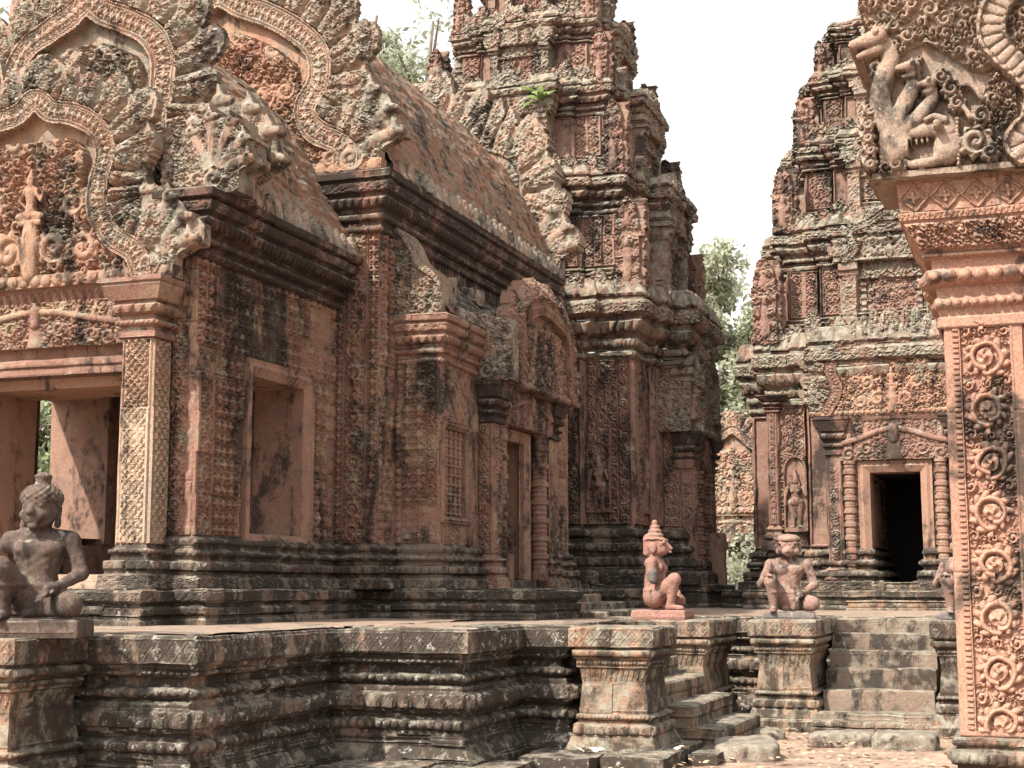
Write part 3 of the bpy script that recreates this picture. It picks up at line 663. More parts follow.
w1(12.35, 3.85, 3.05, .95, strips([(.0, .9, 'dia', .035, .125), (.9, 2.3, 'dia', .03, .125), (2.3, 3.05, 'dia', .035, .2)]), 3)
w1(14.86, 2.0, .54, 1.85, strips([(.0, .36, 'dia', .035, .18), (.38, .54, 'bead', .012, 1)]), 4)
# upper frieze of the porch pier, main body front strip and long side wall
rect(a, (-7.65, 15.4, 2.0), (1, 0, 0), .53, 3.75, strips([(.0, .1, 'dia', .032, .1), (.12, .36, 'scr', .038, 1), (.38, .40, 'rib', .02, 1), (.41, .53, 'dia', .032, .12)]), .012, seed=5, bl=(.6, .5))
rect(a, (-7.12, 15.4, 1.9), (0, 1, 0), .5, 3.85, strips([(.05, .45, 'dia', .032, .2)]), .02, seed=6)
# annex
rect(a, (-7.12, 15.9, 2.0), (1, 0, 0), .57, 2.15, strips([(.0, .09, 'bead', .018, 1), (.10, .40, 'dia', .032, .15), (.41, .54, 'scr', .03, 1), (.545, .57, 'rib', .018, 1)]), .0105, seed=7, bl=(.5, .55), jit=.018)
def ax(y0, z0, W, H, st, seed, res=.014): rect(a, (-6.55, y0, z0), (0, 1, 0), W, H, st, res, seed=seed, bl=(.5, .4))
ax(15.9, 3.42, 1.4, .73, strips([(.0, .1, 'scr', .03, 1), (.15, .9, 'fla', .02, .2)]), 8)
ax(15.9, 2.0, .09, 1.42, None, 9); ax(16.79, 2.0, .5, 1.42, strips([(.0, .1, 'rib', .03, 1)]), 10); ax(16.0, 2.0, .79, .30, strips([(.0, .79, 'fol', .02, .4)]), 11)
ax(17.25, 1.5, .70, 2.7, None, 12); ax(18.72, 1.5, 2.2, 2.7, strips([(1.2, 2.1, 'dia', .032, .18)]), 13); ax(17.9, 3.45, .9, .7, None, 14)
rect(a, (-7.12, 20.9, 2.0), (0, 1, 0), .85, 3.8, strips([(.1, .75, 'dia', .032, .2)]), .03, seed=15); rect(a, (-8.0, 21.8, 1.5), (0, 1, 0), 3.8, 4.3, strips([(.1, 3.6, 'fol', .05, .8)]), .03, seed=17)
a.build('carved_wall', M['wall'], hall, rough=.007, rs=6)
# attic strip of the main body with rows of upright bars
a = Acc()
rect(a, (-7.14, 15.4, 4.6), (0, 1, 0), 6.35, 1.1, lambda U, V: .02 * (np.abs((U / .11) % 1 - .5) < .36), .018, seed=16, bl=(1.1, .6))
a.build('attic_wall', M['cornice'], hall, rough=.008)
# plain cores so that the hall has thickness, side and back walls
a = Acc()
for lo, hi in (((-8.35, 12.55, 1.4), (-7.85, 13.3, 4.9)), ((-8.35, 14.9, 1.4), (-7.7, 15.5, 4.9)), ((-8.35, 12.6, 3.85), (-7.7, 15.4, 5.3)), ((-8.35, 12.6, 1.4), (-7.7, 15.4, 1.98)),
               ((-11.0, 12.4, 1.4), (-10.25, 13.35, 4.9)), ((-11.0, 14.6, 1.4), (-10.25, 15.5, 4.9)), ((-11.0, 12.4, 3.7), (-10.25, 15.4, 5.3)), ((-11.0, 12.4, 1.4), (-10.25, 15.4, 1.98)),
               ((-11.4, 15.5, 1.5), (-7.2, 15.8, 7.2)), ((-11.6, 15.5, 1.2), (-11.3, 21.7, 6.2)), ((-10.5, 12.2, 1.0), (-7.9, 15.5, 1.5)),
               ((-10.9, 12.6, 5.2), (-7.75, 15.4, 5.4)), ((-10.6, 12.55, 4.0), (-8.0, 12.85, 5.2)), ((-7.6, 15.6, 1.5), (-7.2, 21.7, 5.6)), ((-11.3, 21.6, 1.2), (-7.3, 21.8, 6.3)), ((-10.5, 21.7, 1.2), (-8.05, 25.6, 6.3)), ((-7.3, 16.0, 1.2), (-6.62, 20.8, 1.95)), ((-7.3, 17.0, 1.2), (-6.62, 17.9, 4.1)), ((-7.3, 18.9, 1.2), (-6.62, 20.8, 4.1)), ((-7.3, 15.95, 3.5), (-6.62, 20.8, 4.3))):
    box(a, lo, hi, .12)
a.build('inner_wall', M['smooth'], hall, rough=.006)
a = Acc(); box(a, (-7.3, 17.9, 1.5), (-7.25, 18.9, 3.5), .2); a.build('painted_dark_interior', M['dark'], hall)  # near-black sheet behind the side door, its shade painted in
# ---- window in the long wall: frame with stepped mouldings and deep reveals
def frame_profile(acc, axis, fixed, u0, u1, z0, z1, wd, depth, sgn=1, sill=True, steps=((0, .0), (.3, .03), (.55, .055), (.8, .035), (1.0, .05)), res=.03, seed=0):
    """moulded frame round an opening; axis 'y': wall faces +X at x=fixed; axis 'x': wall faces -Y at y=fixed"""
    def pt(u, z, d): return (fixed + d, u, z) if axis == 'y' else (u, fixed - d, z)
    rows = [(0, -depth)] + [(s * wd, p) for s, p in steps] + [(wd, -.03)]
    segs = [((u0, z0), (u0, z1), (-1, 0), (0, 1)), ((u0, z1), (u1, z1), (0, 1), None), ((u1, z1), (u1, z0), (1, 0), None)] + ([((u1, z0), (u0, z0), (0, -1), None)] if sill else [])
    for (pa, pb, nn, _) in segs:
        pa, pb = np.array(pa), np.array(pb); L = np.linalg.norm(pb - pa); n = max(2, int(L / res)); vv = []
        d = (pb - pa) / L
        for t in np.linspace(0, 1, n):
            row = []
            for (off, dep) in rows:
                ex = off if (t == 0 or t == 1) else off
                q = pa + (pb - pa) * t + np.array(nn) * off + d * (off * (2 * t - 1))
                row.append(pt(q[0], q[1], dep))
            vv.append(row)
        f = gridf(n, len(rows)); acc.add(np.array(vv), f if axis == 'y' else f, blk=np.full(n * len(rows), hash2(seed, int(nn[0] * 3 + nn[1]), 4)))
a = Acc(); frame_profile(a, 'y', -7.66, 13.47, 14.62, 2.06, 3.70, .17, .62, seed=1)
wf = a.build('window_frame', M['smooth'], hall, rough=.008)
a = Acc(); frame_profile(a, 'y', -10.95, 13.4, 14.6, 2.06, 3.70, .1, -.7, seed=2); box(a, (-10.95, 14.6, 2.0), (-10.2, 14.75, 3.75), .1)
a.build('far_window_frame', M['smooth'], hall, rough=.004)
# ---- baluster window of the annex
bw = holder('baluster_window', hall)
a = Acc(); frame_profile(a, 'y', -6.56, 16.02, 16.77, 2.34, 3.38, .08, .16, seed=3, res=.05); a.build('window_frame', M['smooth'], bw, rough=.003)
a = Acc(); box(a, (-6.9, 16.0, 2.3), (-6.72, 16.8, 3.42), .2); a.build('window_back', M['wall'], bw)
for i in range(5):
    a = Acc(); pr = [(0, .05)]
    for k in range(9):
        z = .02 + k * .115; pr += [(z, .030), (z + .01, .042), (z + .022, .046), (z + .036, .042), (z + .046, .030), (z + .06, .034), (z + .085, .036), (z + .105, .032)]
    lathe(a, (-6.62, 16.10 + .148 * i, 2.33), pr, 14); a.build('baluster', M['wall'], bw, smooth=False, rough=.003)
# ---- front porch columns with capital and flared base
def column(x0, x1, y0, y1, zb, zt, zc, mat='cream', capmat='wall', parent=hall, seed=0, res=.0105, tile='fla', b=1.0):
    a = Acc(); h = zb
    sweep(a, sqr(x0, x1, y0, y1), [(h, .13 * b, ('fol', .012, .3)), (h + .14, .11 * b), (h + .15, .07 * b), (h + .18, .07 * b), (h + .19, .08 * b, ('tpet', .025, .08)), (h + .27, .08 * b), (h + .28, .03 * b), (h + .33, .03 * b), (h + .34, .05 * b, ('tbead', .02, .045)), (h + .38, .05 * b), (h + .39, .02 * b), (h + .43, .0)], res, True, seed, .005)
    W = x1 - x0
    sweep(a, sqr(x0, x1, y0, y1), [(h + .43, 0, None), (zt, 0)], .5, True, seed)
    o = a.build('column_base', M['base' if mat == 'cream' else mat], parent, rough=.006)
    a = Acc()
    st = lambda Wd: strips([(.0, .03, 'rib', .012, 1), (.045, Wd - .045, tile, .030, (.085 if tile == 'fla' else Wd - .09)), (Wd - .03, Wd, 'rib', .012, 1)])
    rect(a, (x0, y0 - .002, h + .43), (1, 0, 0), W, zt - h - .43, st(W), res, seed=seed, bl=(3, 1.3))
    rect(a, (x1 + .002, y0, h + .43), (0, 1, 0), y1 - y0, zt - h - .43, st(y1 - y0), res, seed=seed + 1, bl=(3, 1.3))
    c = a.build('column', M[mat], parent, rough=.004)
    a = Acc(); H = zc - zt; q = lambda t: zt + t * H
    sweep(a, sqr(x0, x1, y0, y1), [(zt, .0), (q(.02), .05), (q(.12), .05), (q(.14), .02), (q(.20), .02), (q(.22), .06, ('tbead', .02, .04)), (q(.30), .06), (q(.32), .02), (q(.40), .02), (q(.42), .07, ('tpetd', .035, .075)), (q(.56), .09), (q(.58), .05), (q(.62), .05), (q(.64), .09), (q(.86), .16 * b), (q(.9), .16 * b), (q(.92), .18 * b), (zc, .18 * b), (zc, -.2)], res, True, seed + 2, .004)
    a.build('capital', M[capmat], parent, rough=.006)
column(-8.25, -7.92, 12.0, 12.3, 1.485, 3.88, 4.46, seed=40)
column(-10.68, -10.35, 12.0, 12.3, 1.485, 3.88, 4.46, seed=44)
# ---- front door: moulded frame, lintel with garland, colonettes
a = Acc(); frame_profile(a, 'x', 12.42, -10.12, -8.55, 1.62, 3.50, .17, .75, seed=5); 
df = a.build('door_frame', M['jamb'], hall, rough=.004)
a = Acc(); sweep(a, [(-10.3, 12.2), (-8.3, 12.2)], [(1.49, .05), (1.56, .05), (1.57, .0), (1.63, .0), (1.63, -.4)], .03); a.build('door_sill', M['cream'], hall, rough=.006)
def colonette(x, y, z0, z1, r, parent, mat='wall', rings=5, seg=18):
    a = Acc(); H = z1 - z0; pr = [(0, r * 1.25), (.06 * H, r * 1.25), (.065 * H, r)]
    for k in range(rings):
        c = .1 * H + (k + .5) * .86 * H / rings
        pr += [(c - .055 * H, r), (c - .05 * H, r * 1.1), (c - .04 * H, r * 1.1), (c - .035 * H, r), (c - .02 * H, r * 1.02), (c - .015 * H, r * 1.28), (c + .015 * H, r * 1.28), (c + .02 * H, r * 1.02), (c + .035 * H, r), (c + .04 * H, r * 1.1), (c + .05 * H, r * 1.1), (c + .055 * H, r)]
    pr += [(.97 * H, r), (.975 * H, r * 1.25), (H, r * 1.25)]
    lathe(a, (x, y, z0), pr, seg); return a.build('colonette', M[mat], parent, rough=.004)
for x in (-8.40, -10.27): colonette(x, 12.36, 1.55, 3.66, .065, hall, rings=8)
def lintel(acc, o, du, n, W, H, amp=.07, res=.012, seed=0, thick=.3):
    R = Relief(0, W, 0, H, res); U, V = R.U, R.V; x = U - W / 2
    R.region(U > -1, .015 + .045 * samp(FOL2, U / .8 + seed, V / .8))
    yb = lambda t: H * (.62 + .16 * np.cos(np.abs(t) / W * 2 * np.pi * 1.0) * (np.abs(t) < W * .5))
    xs = np.linspace(-W * .46, W * .46, 40); R.stroke(np.stack([xs + W / 2, yb(xs)], 1), .07 * H, .05, .8)
    k = max(6, round(W / (.42 * H)))
    for i in range(k):
        cx = W * (i + .5) / k
        if abs(cx - W / 2) < .3 * H: continue
        R.vol(cx, yb(cx - W / 2) - .34 * H, .19 * H, 1 if cx > W / 2 else -1, 1.2, amp, 0, 8, 1.6)
        R.stroke([(cx, yb(cx - W / 2) + .05 * H), (cx + .05 * H, H * .96)], [.08 * H, .02 * H], .03, .8)
    R.stroke([(W / 2, .1 * H), (W / 2, .45 * H)], [.22 * H, .16 * H], .02, .6); R.stroke([(W / 2, .5 * H), (W / 2, .8 * H)], [.11 * H, .13 * H], .06, .8); R.stroke([(W / 2, .86 * H), (W / 2, .97 * H)], [.09 * H, .03 * H], .07, .8)
    R.mesh(acc, o, du, n, thick=thick, seed=seed, bl=(3, 3))
a = Acc(); lintel(a, (-10.5, 12.14, 3.87), (1, 0, 0), (0, -1, 0), 2.3, .46, seed=1); a.build('lintel', M['wall'], hall, rough=.006)
a = Acc(); sweep(a, [(-10.5, 12.16), (-8.3, 12.16)], [(3.6, -.02), (3.68, -.02), (3.69, .0), (3.76, .0), (3.77, -.05), (3.88, -.03), (3.88, -.4)], .02); sweep(a, [(-10.6, 12.12), (-7.9, 12.12)], [(4.33, -.05, ('pet', .03, .10)), (4.44, .02), (4.47, .05), (4.47, -.4)], .015, seed=3); a.build('architrave', M['wall'], hall, rough=.006)
# ---- pediments of the front: lower one over the porch, higher one on the gable behind
a = Acc(); bb = Acc(); tt = Acc(); pediment(a, (-9.4, 12.08, 4.47), (1, 0, 0), (0, -1, 0), 1.72, 2.45, .0125, .12, 1, [(.78, .0), (.72, .12), (.56, .20), (.47, .32), (.47, .46), (.50, .58), (.43, .70), (.28, .77), (.12, .80), (.0, .86)], 1.0, bacc=bb, tacc=tt)
pd = a.build('porch_pediment', M['pedi'], hall, rough=.008); tt.build('tympanum', M['tymp'], hall, rough=.006); bb.build('arch_band', M['band'], hall, rough=.006)
a = Acc(); bb = Acc(); pediment(a, (-9.3, 12.75, 5.3), (1, 0, 0), (0, -1, 0), 2.12, 3.1, .015, .1, 2, [(.84, .0), (.78, .08), (.58, .15), (.45, .24), (.41, .36), (.45, .48), (.44, .60), (.36, .69), (.22, .75), (.10, .79), (.0, .84)], .75, False, bacc=bb)
a.build('gable_pediment', M['pedi'], hall, rough=.01); bb.build('arch_band', M['band'], hall, rough=.008)
a = Acc(); bb = Acc(); tt = Acc(); pediment(a, (-9.3, 15.36, 6.35), (1, 0, 0), (0, -1, 0), 2.28, 3.1, .016, .12, 3, [(.78, .0), (.76, .12), (.60, .20), (.54, .30), (.62, .42), (.60, .55), (.46, .66), (.3, .74), (.14, .80), (.0, .86)], .95, False, bacc=bb, tacc=tt); tt.build('tympanum', M['tymp'], hall, rough=.008)
a.build('hall_pediment', M['pedi'], hall, rough=.01); bb.build('arch_band', M['band'], hall, rough=.008)
# ---- cornices
def corn(z0, H, out, orn=True):
    q = lambda t: z0 + t * H
    return [(q(0), .0), (q(.02), out * .22, ('tbead', .02, .05)), (q(.1), out * .22), (q(.12), out * .12), (q(.2), out * .12), (q(.22), out * .35, ('torus', .015)), (q(.3), out * .38), (q(.32), out * .25), (q(.40), out * .3), (q(.42), out * .5, ('tpetd', .03, .09)), (q(.56), out * .7), (q(.58), out * .55), (q(.64), out * .6), (q(.66), out * .78, ('fol', .014, .4)), (q(.80), out * .86), (q(.815), out * .74), (q(.85), out * .74), (q(.87), out * .95), (q(.97), out), (q(1), out * .93), (q(1), -.5)]
a = Acc(); sweep(a, [(-8.0, 12.35), (-7.65, 12.35), (-7.65, 15.38)], corn(4.72, .62, .34), .012, seed=50, jit=.008); a.build('porch_cornice', M['cornice'], hall, rough=.008)
a = Acc(); sweep(a, [(-8.2, 15.4), (-7.12, 15.4), (-7.12, 21.75), (-8.5, 21.75)], corn(5.62, .73, .22), .016, seed=51, jit=.008); a.build('hall_cornice', M['cornice'], hall, rough=.008)
a = Acc(); sweep(a, [(-7.3, 15.9), (-6.55, 15.9), (-6.55, 17.3)], corn(4.12, .58, .16), .0125, seed=52, jit=.008); a.build('annex_cornice', M['wall'], hall, rough=.008)
a = Acc(); sweep(a, [(-6.55, 19.9), (-6.55, 20.9), (-7.2, 20.9)], corn(4.12, .58, .16), .02, seed=53); a.build('annex_cornice', M['wall'], hall, rough=.008)
# ---- roofs: corbelled brick vaults
def vault(acc, y0, y1, prof, seed, res=.035, ends=True):
    pr = np.array(prof); t = np.concatenate([[0], np.cumsum(np.hypot(*np.diff(pr, axis=0).T))]); n = int(t[-1] / res); tt = np.linspace(0, t[-1], n)
    x = np.interp(tt, t, pr[:, 0]); z = np.interp(tt, t, pr[:, 1]); ny = int((y1 - y0) / res); y = np.linspace(y0, y1, ny)
    Y, X = np.meshgrid(y, x, indexing='ij'); Z = np.meshgrid(y, z, indexing='ij')[1]; S = np.meshgrid(y, tt, indexing='ij')[1]
    h, b = blocks(Y, S, .30, .075, seed, .007, .012, .012)
    P = np.stack([X, Y, Z], -1).reshape(-1, 3); ero = vnoise(P, 1.4, seed, 4).reshape(Y.shape); h = h - .10 * np.clip(ero - .55, 0, 1) * 2
    dx, dz = np.gradient(x), np.gradient(z); ln = np.hypot(dx, dz); nx, nz = (dz / ln), (-dx / ln)
    sg = np.sign(nz.mean()); nx, nz = nx * sg, nz * sg
    V = np.stack([X + h * nx[None], Y, Z + h * nz[None]], -1); f = gridf(ny, n); acc.add(V, f if sg > 0 else f, blk=b)
R1P = [(-7.36, 5.36), (-7.62, 5.85), (-7.95, 6.5), (-8.35, 7.1), (-8.85, 7.6), (-9.3, 7.85), (-9.75, 7.6), (-10.25, 7.1), (-10.65, 6.5), (-11.0, 5.85), (-11.25, 5.36)]
a = Acc(); vault(a, 12.95, 15.4, R1P, 3); a.build('porch_roof', M['roof'], hall, rough=.03, rs=4)
R2P = [(-6.95, 6.38), (-7.15, 6.9), (-7.45, 7.6), (-7.85, 8.25), (-8.4, 8.85), (-9.3, 9.35), (-10.2, 8.85), (-10.75, 8.25), (-11.15, 7.6), (-11.45, 6.9), (-11.65, 6.38)]
a = Acc(); vault(a, 15.5, 21.75, R2P, 4); a.build('hall_roof', M['roof'], hall, rough=.03, rs=4)
a = Acc(); pediment(a, (-9.3, 21.75, 6.35), (1, 0, 0), (0, -1, 0), 2.45, 3.3, .026, .3, 12, fig=False); a.build('rear_gable', M['pedi'], hall, rough=.03, rs=4)
a = Acc(); vault(a, 21.8, 25.6, [(-7.85, 5.8), (-8.0, 6.3), (-8.5, 6.9), (-9.3, 7.3), (-10.1, 6.9), (-10.6, 6.3), (-10.75, 5.8)], 14, .05); a.build('passage_roof', M['roof'], hall, rough=.02)
AP = [(-6.45, 4.74), (-6.6, 5.0), (-6.8, 5.25), (-7.05, 5.4), (-7.14, 5.45)]
a = Acc(); vault(a, 15.95, 20.8, AP, 5, .03); a.build('annex_roof', M['cornice'], hall, rough=.012)
# rows of upright eave tiles
def eave_tile(name_parent, x, y, z, s, seed):
    R = Relief(-.5 * s, .5 * s, 0, 1.15 * s, .02); t = R.V / (1.15 * s); wd = .5 * s * np.sqrt(np.clip(1 - np.clip((t - .35) / .65, 0, 1) ** 2, 0, 1)) * .92
    R.region(np.abs(R.U) < wd, .03 + .05 * np.sqrt(np.clip(1 - (R.U / np.maximum(wd, .01)) ** 2, 0, 1))); R.vol(0, .5 * s, .26 * s, 1, 0, .04, .05, 7, 1.2)
    a = Acc(); R.mesh(a, (x, y, z), (0, 1, 0), (1, 0, 0), thick=.10, seed=seed); return a
def tile_row(n, y0, y1, x, z, s, mat):
    src = []
    for k in range(3):
        a = eave_tile(hall, 0, 0, 0, s, k); o = a.build('eave_tile', M[mat], None, rough=.016, rs=6, loc=(0, 0, 0), seed=k); src.append(o)
    for i in range(n):
        o = src[i % 3] if i < 3 else src[i % 3].copy()
        if i >= 3: COL.objects.link(o)
        o.parent = hall; p = np.array([x + rng.uniform(-.015, .015), y0 + (y1 - y0) * (i + .5) / n, z - rng.uniform(0, .02)]) - np.array(wloc(hall)); o.location = p
        o.rotation_euler = (rng.uniform(-.06, .06), rng.uniform(-.28, -.1), rng.uniform(-.08, .08))
tile_row(12, 12.95, 15.35, -7.42, 5.33, .22, 'pedi')
tile_row(27, 15.6, 21.6, -6.97, 6.33, .24, 'pedi')
tile_row(8, 16.15, 17.2, -6.47, 4.70, .14, 'pedi')
# half-gable block over the annex front
R = Relief(-.75, .25, 0, 1.25, .013); C = catmull([(.22, 0), (.24, .3), (.12, .52), (-.1, .70), (-.22, .95), (-.38, 1.12), (-.7, 1.2)], 8)
top = np.interp(R.U, C[::-1, 0], C[::-1, 1]); R.region((R.V < top), .02 + .05 * samp(FOL, R.U / .75, R.V / .75)); rim = (R.V < top) & (R.V > top - .11) ; R.region(rim, .08 + .02 * samp(FOL2, R.U / .4, R.V / .4), 'set')
a = Acc(); R.mesh(a, (-6.72, 15.86, 4.70), (1, 0, 0), (0, -1, 0), thick=.42, seed=4); a.build('half_gable', M['pedi'], hall, rough=.014)
# broken blocks lying on the eave above the annex
a = Acc()
for i, (x, y, z, s) in enumerate(((-6.85, 16.6, 5.2, .22), (-6.8, 17.5, 5.2, .2))):
    a = Acc(); box(a, (x - s, y - s, z - .1), (x + s * .7, y + s, z + s * .6), .04, hash2(i, 1, 1)); a.build('roof_block', M['pedi'], hall, rough=.08, rs=5)
# ---- side porch
sp = hall
def porch_pillar(y0, y1, x0, x1, seed):
    column(x0, x1, y0, y1, 1.485, 3.55, 4.06, 'wall', 'cornice', hall, seed, .014, 'scr', .8)
porch_pillar(17.2, 17.5, -6.6, -6.36, 60); porch_pillar(19.5, 19.8, -6.6, -6.36, 66)
a = Acc(); frame_profile(a, 'y', -6.50, 17.95, 18.78, 1.62, 3.42, .14, .55, seed=6, res=.05, sill=False); a.build('side_door_frame', M['smooth'], hall, rough=.003)
a = Acc(); box(a, (-7.2, 17.9, 1.4), (-6.4, 19.0, 1.6), .1); a.build('side_door_sill', M['base'], hall, rough=.006)
colonette(-6.43, 19.22, 1.6, 3.6, .10, hall, 'wall', 7); colonette(-6.43, 17.66, 1.6, 3.6, .08, hall, 'wall', 7)
a = Acc(); lintel(a, (-6.36, 17.55, 3.58), (0, 1, 0), (1, 0, 0), 1.95, .48, .06, .016, 3); a.build('side_lintel', M['wall'], hall, rough=.006)
a = Acc(); bb = Acc(); pediment(a, (-6.2, 18.65, 4.06), (0, 1, 0), (1, 0, 0), 1.55, 1.42, .014, .15, 7, [(.82, .0), (.76, .08), (.68, .2), (.66, .38), (.68, .54), (.60, .70), (.42, .81), (.2, .88), (.0, .90)], .6, fig=False, bacc=bb); a.build('side_pediment', M['pedi2'], hall, rough=.009); bb.build('arch_band', M['smooth'], hall, rough=.006)
a = Acc(); box(a, (-7.1, 17.25, 4.05), (-6.42, 19.9, 5.0), .03); a.build('porch_gable_block', M['pedi'], hall, rough=.03, rs=4)
R = Relief(0, .55, 0, .95, .013); R.region(R.V < .9 - .25 * R.U, .02 + .04 * samp(FOL, R.U / .55, R.V / .55)); naga(R, .2, .05, .75, 1, 4, .06)
a = Acc(); R.mesh(a, (-6.62, 17.12, 4.07), (1, 0, 0), (0, -1, 0), thick=.2, seed=9); a.build('naga_block', M['pedi'], hall, rough=.01)
R = Relief(-.5, .6, 0, 1.0, .013); R.region((R.V < .75) & (np.abs(R.U) < .45), .02 + .04 * samp(FOL, R.U / .55, R.V / .55)); naga(R, .15, .05, .85, 1, 5, .07)
a = Acc(); R.mesh(a, (-7.62, 12.3, 5.33), (1, 0, 0), (0, -1, 0), thick=.30, seed=10); a.build('naga_block', M['pedi'], hall, rough=.012)
# small steps of the side porch
a = Acc()
for i, (x, zt) in enumerate(((-4.95, 1.22), (-5.35, 1.32), (-5.7, 1.42))): sweep(a, sqr(-6.3, x, 17.35, 19.7), [(1.1, .02), (zt - .02, .0), (zt, -.03), (zt, -.5)], .03, True, 70 + i)
a.build('porch_step', M['pedest'], hall, rough=.012)
# ================================================================== TOWERS
def redent(xc, yc, a, c1, e1, c2, e2, door=None, deep=3.0):
    side = [(-a, a), (-c1, a), (-c1, a + e1), (-c2, a + e1), (-c2, a + e2), (c2, a + e2), (c2, a + e1), (c1, a + e1), (c1, a)]
    pts = []
    for r in range(4):
        for (t, d) in side:
            x, y = t, -d
            for _ in range(r): x, y = -y, x
            pts.append((x + xc, y + yc))
    if door:
        k = 5; pts = pts[k:] + pts[:k]; f = yc - a - e2
        pts = [(xc + door, f + deep), (xc + door, f)] + pts + [(xc - door, f), (xc - door, f + deep)]
    return pts
def tcorn(z0, H, out, slab=.35):
    q = lambda t: z0 + t * H
    return [(q(0), 0), (q(.02), .05, ('torus', .03)), (q(.09), .05), (q(.11), .02), (q(.14), .02), (q(.15), out * .25, ('tbead', .03, .08)), (q(.24), out * .3), (q(.26), out * .2), (q(.30), out * .3), (q(.32), out * .5, ('tpetd', .04, .16)), (q(.46), out * .72), (q(.48), out * .62), (q(.52), out * .66), (q(.54), out * .95, ('fol', .035, .5)), (q(.70), out), (q(.72), out * .82), (q(.75), out * .82), (q(.77), out * .92, ('pet', .03, .2)), (q(1), out * .62), (q(1), -.45)]
def tbase(z0, H, out):
    q = lambda t: z0 + t * H
    return [(q(0), out, ('fol', .02, .4)), (q(.22), out), (q(.24), out * .7), (q(.30), out * .7), (q(.31), out * .75, ('tpet', .04, .15)), (q(.45), out * .7), (q(.47), out * .35), (q(.55), out * .35), (q(.57), out * .5, ('tbead', .03, .09)), (q(.68), out * .5), (q(.70), out * .25), (q(.78), out * .25), (q(.80), out * .35, ('torus', .03)), (q(.92), out * .3), (q(.95), .02), (q(1), 0)]
def devata(o, du, n, w, h, parent, seed=0, mat='towerp'):
    R = Relief(-w / 2, w / 2, 0, h * 1.32, .011); U, V = R.U, R.V
    R.region((np.abs(U) < w * .5) & (V < h * 1.08 + .24 * h * np.sqrt(np.clip(1 - (U / (w * .5)) ** 2, 0, 1))), .0)
    R.region(((np.abs(U) > w * .42) & (V < 1.1 * h)) | ((np.hypot(U / (w * .5), (V - 1.08 * h) / (.24 * h)) > .84) & (V > 1.08 * h) & R.m), .05 + .02 * samp(FOL2, U / .4, V / .4))
    R.region((V < .07 * h) & (np.abs(U) < w * .42), .07)
    s = h
    for m in (-1, 1):
        R.stroke([(m * .055 * s, .08 * s), (m * .06 * s, .28 * s), (m * .075 * s, .50 * s)], [.035 * s, .045 * s, .07 * s], .02, 1)
        R.stroke([(m * .055 * s, .085 * s), (m * .11 * s, .075 * s)], [.03 * s, .02 * s], .05, 1)
        R.stroke([(m * .135 * s, .755 * s), (m * .175 * s, .62 * s)], [.038 * s, .030 * s], .04, 1)
    R.stroke([(-.175 * s, .62 * s), (-.18 * s, .46 * s)], [.03 * s, .024 * s], .05, 1); R.stroke([(.175 * s, .62 * s), (.14 * s, .74 * s)], [.03 * s, .022 * s], .06, 1)
    R.stroke([(0, .30 * s), (0, .52 * s)], [.085 * s, .10 * s], .01, .7)
    R.stroke([(0, .52 * s), (0, .60 * s), (0, .74 * s)], [.095 * s, .07 * s, .105 * s], .03, .9)
    for m in (-1, 1): R.stroke([(m * .045 * s, .70 * s), (m * .045 * s, .701 * s)], .042 * s, .09, .8)
    R.stroke([(0, .78 * s), (0, .83 * s)], .035 * s, .06, 1); R.stroke([(0, .865 * s), (0, .90 * s)], [.06 * s, .062 * s], .06, 1)
    R.stroke([(0, .94 * s), (0, 1.06 * s)], [.055 * s, .012 * s], .06, 1)
    R.stroke([(-.06 * s, .87 * s), (-.075 * s, .80 * s)], .016 * s, .07, 1); R.stroke([(.06 * s, .87 * s), (.075 * s, .80 * s)], .016 * s, .07, 1)
    R.stroke([(-.19 * s, .10 * s), (-.19 * s, .95 * s)], .012 * s, .05, 1)
    a = Acc(); R.mesh(a, o, du, n, thick=.12, seed=seed, bl=(3, 3)); ob = a.build('goddess_relief', M[mat], parent, rough=.004); return ob
def mini_tower(acc, x, y, z, s, h):
    """upright carved corner stone: stacked niches on the two faces in view"""
    for (o, du, n) in (((x, y - s, z), (1, 0, 0), (0, -1, 0)), ((x + s, y, z), (0, 1, 0), (1, 0, 0))):
        R = Relief(-1.15 * s, 1.15 * s, 0, h, .026); U, V = R.U, R.V; t = V / h
        wd = s * np.where(t < .08, 1.1, np.where(t < .55, .95, np.where(t < .6, 1.08, .95 * np.sqrt(np.clip(1 - ((t - .55) / .45) ** 2, 0, 1)))))
        R.region(np.abs(U) < wd, .02 + .05 * samp(FOL, U / .45 + x, V / .45) + .02 * np.sin(t * 40))
        R.stroke([(0, .12 * h), (0, .4 * h)], [.4 * s, .3 * s], .05, .6); R.stroke([(0, .46 * h), (0, .5 * h)], .2 * s, .07, .8); R.stroke([(0, .68 * h), (0, .8 * h)], [.3 * s, .2 * s], .04, .6)
        R.mesh(acc, o, du, n, thick=2 * s * .8, seed=int(abs(x * 7 + y)))
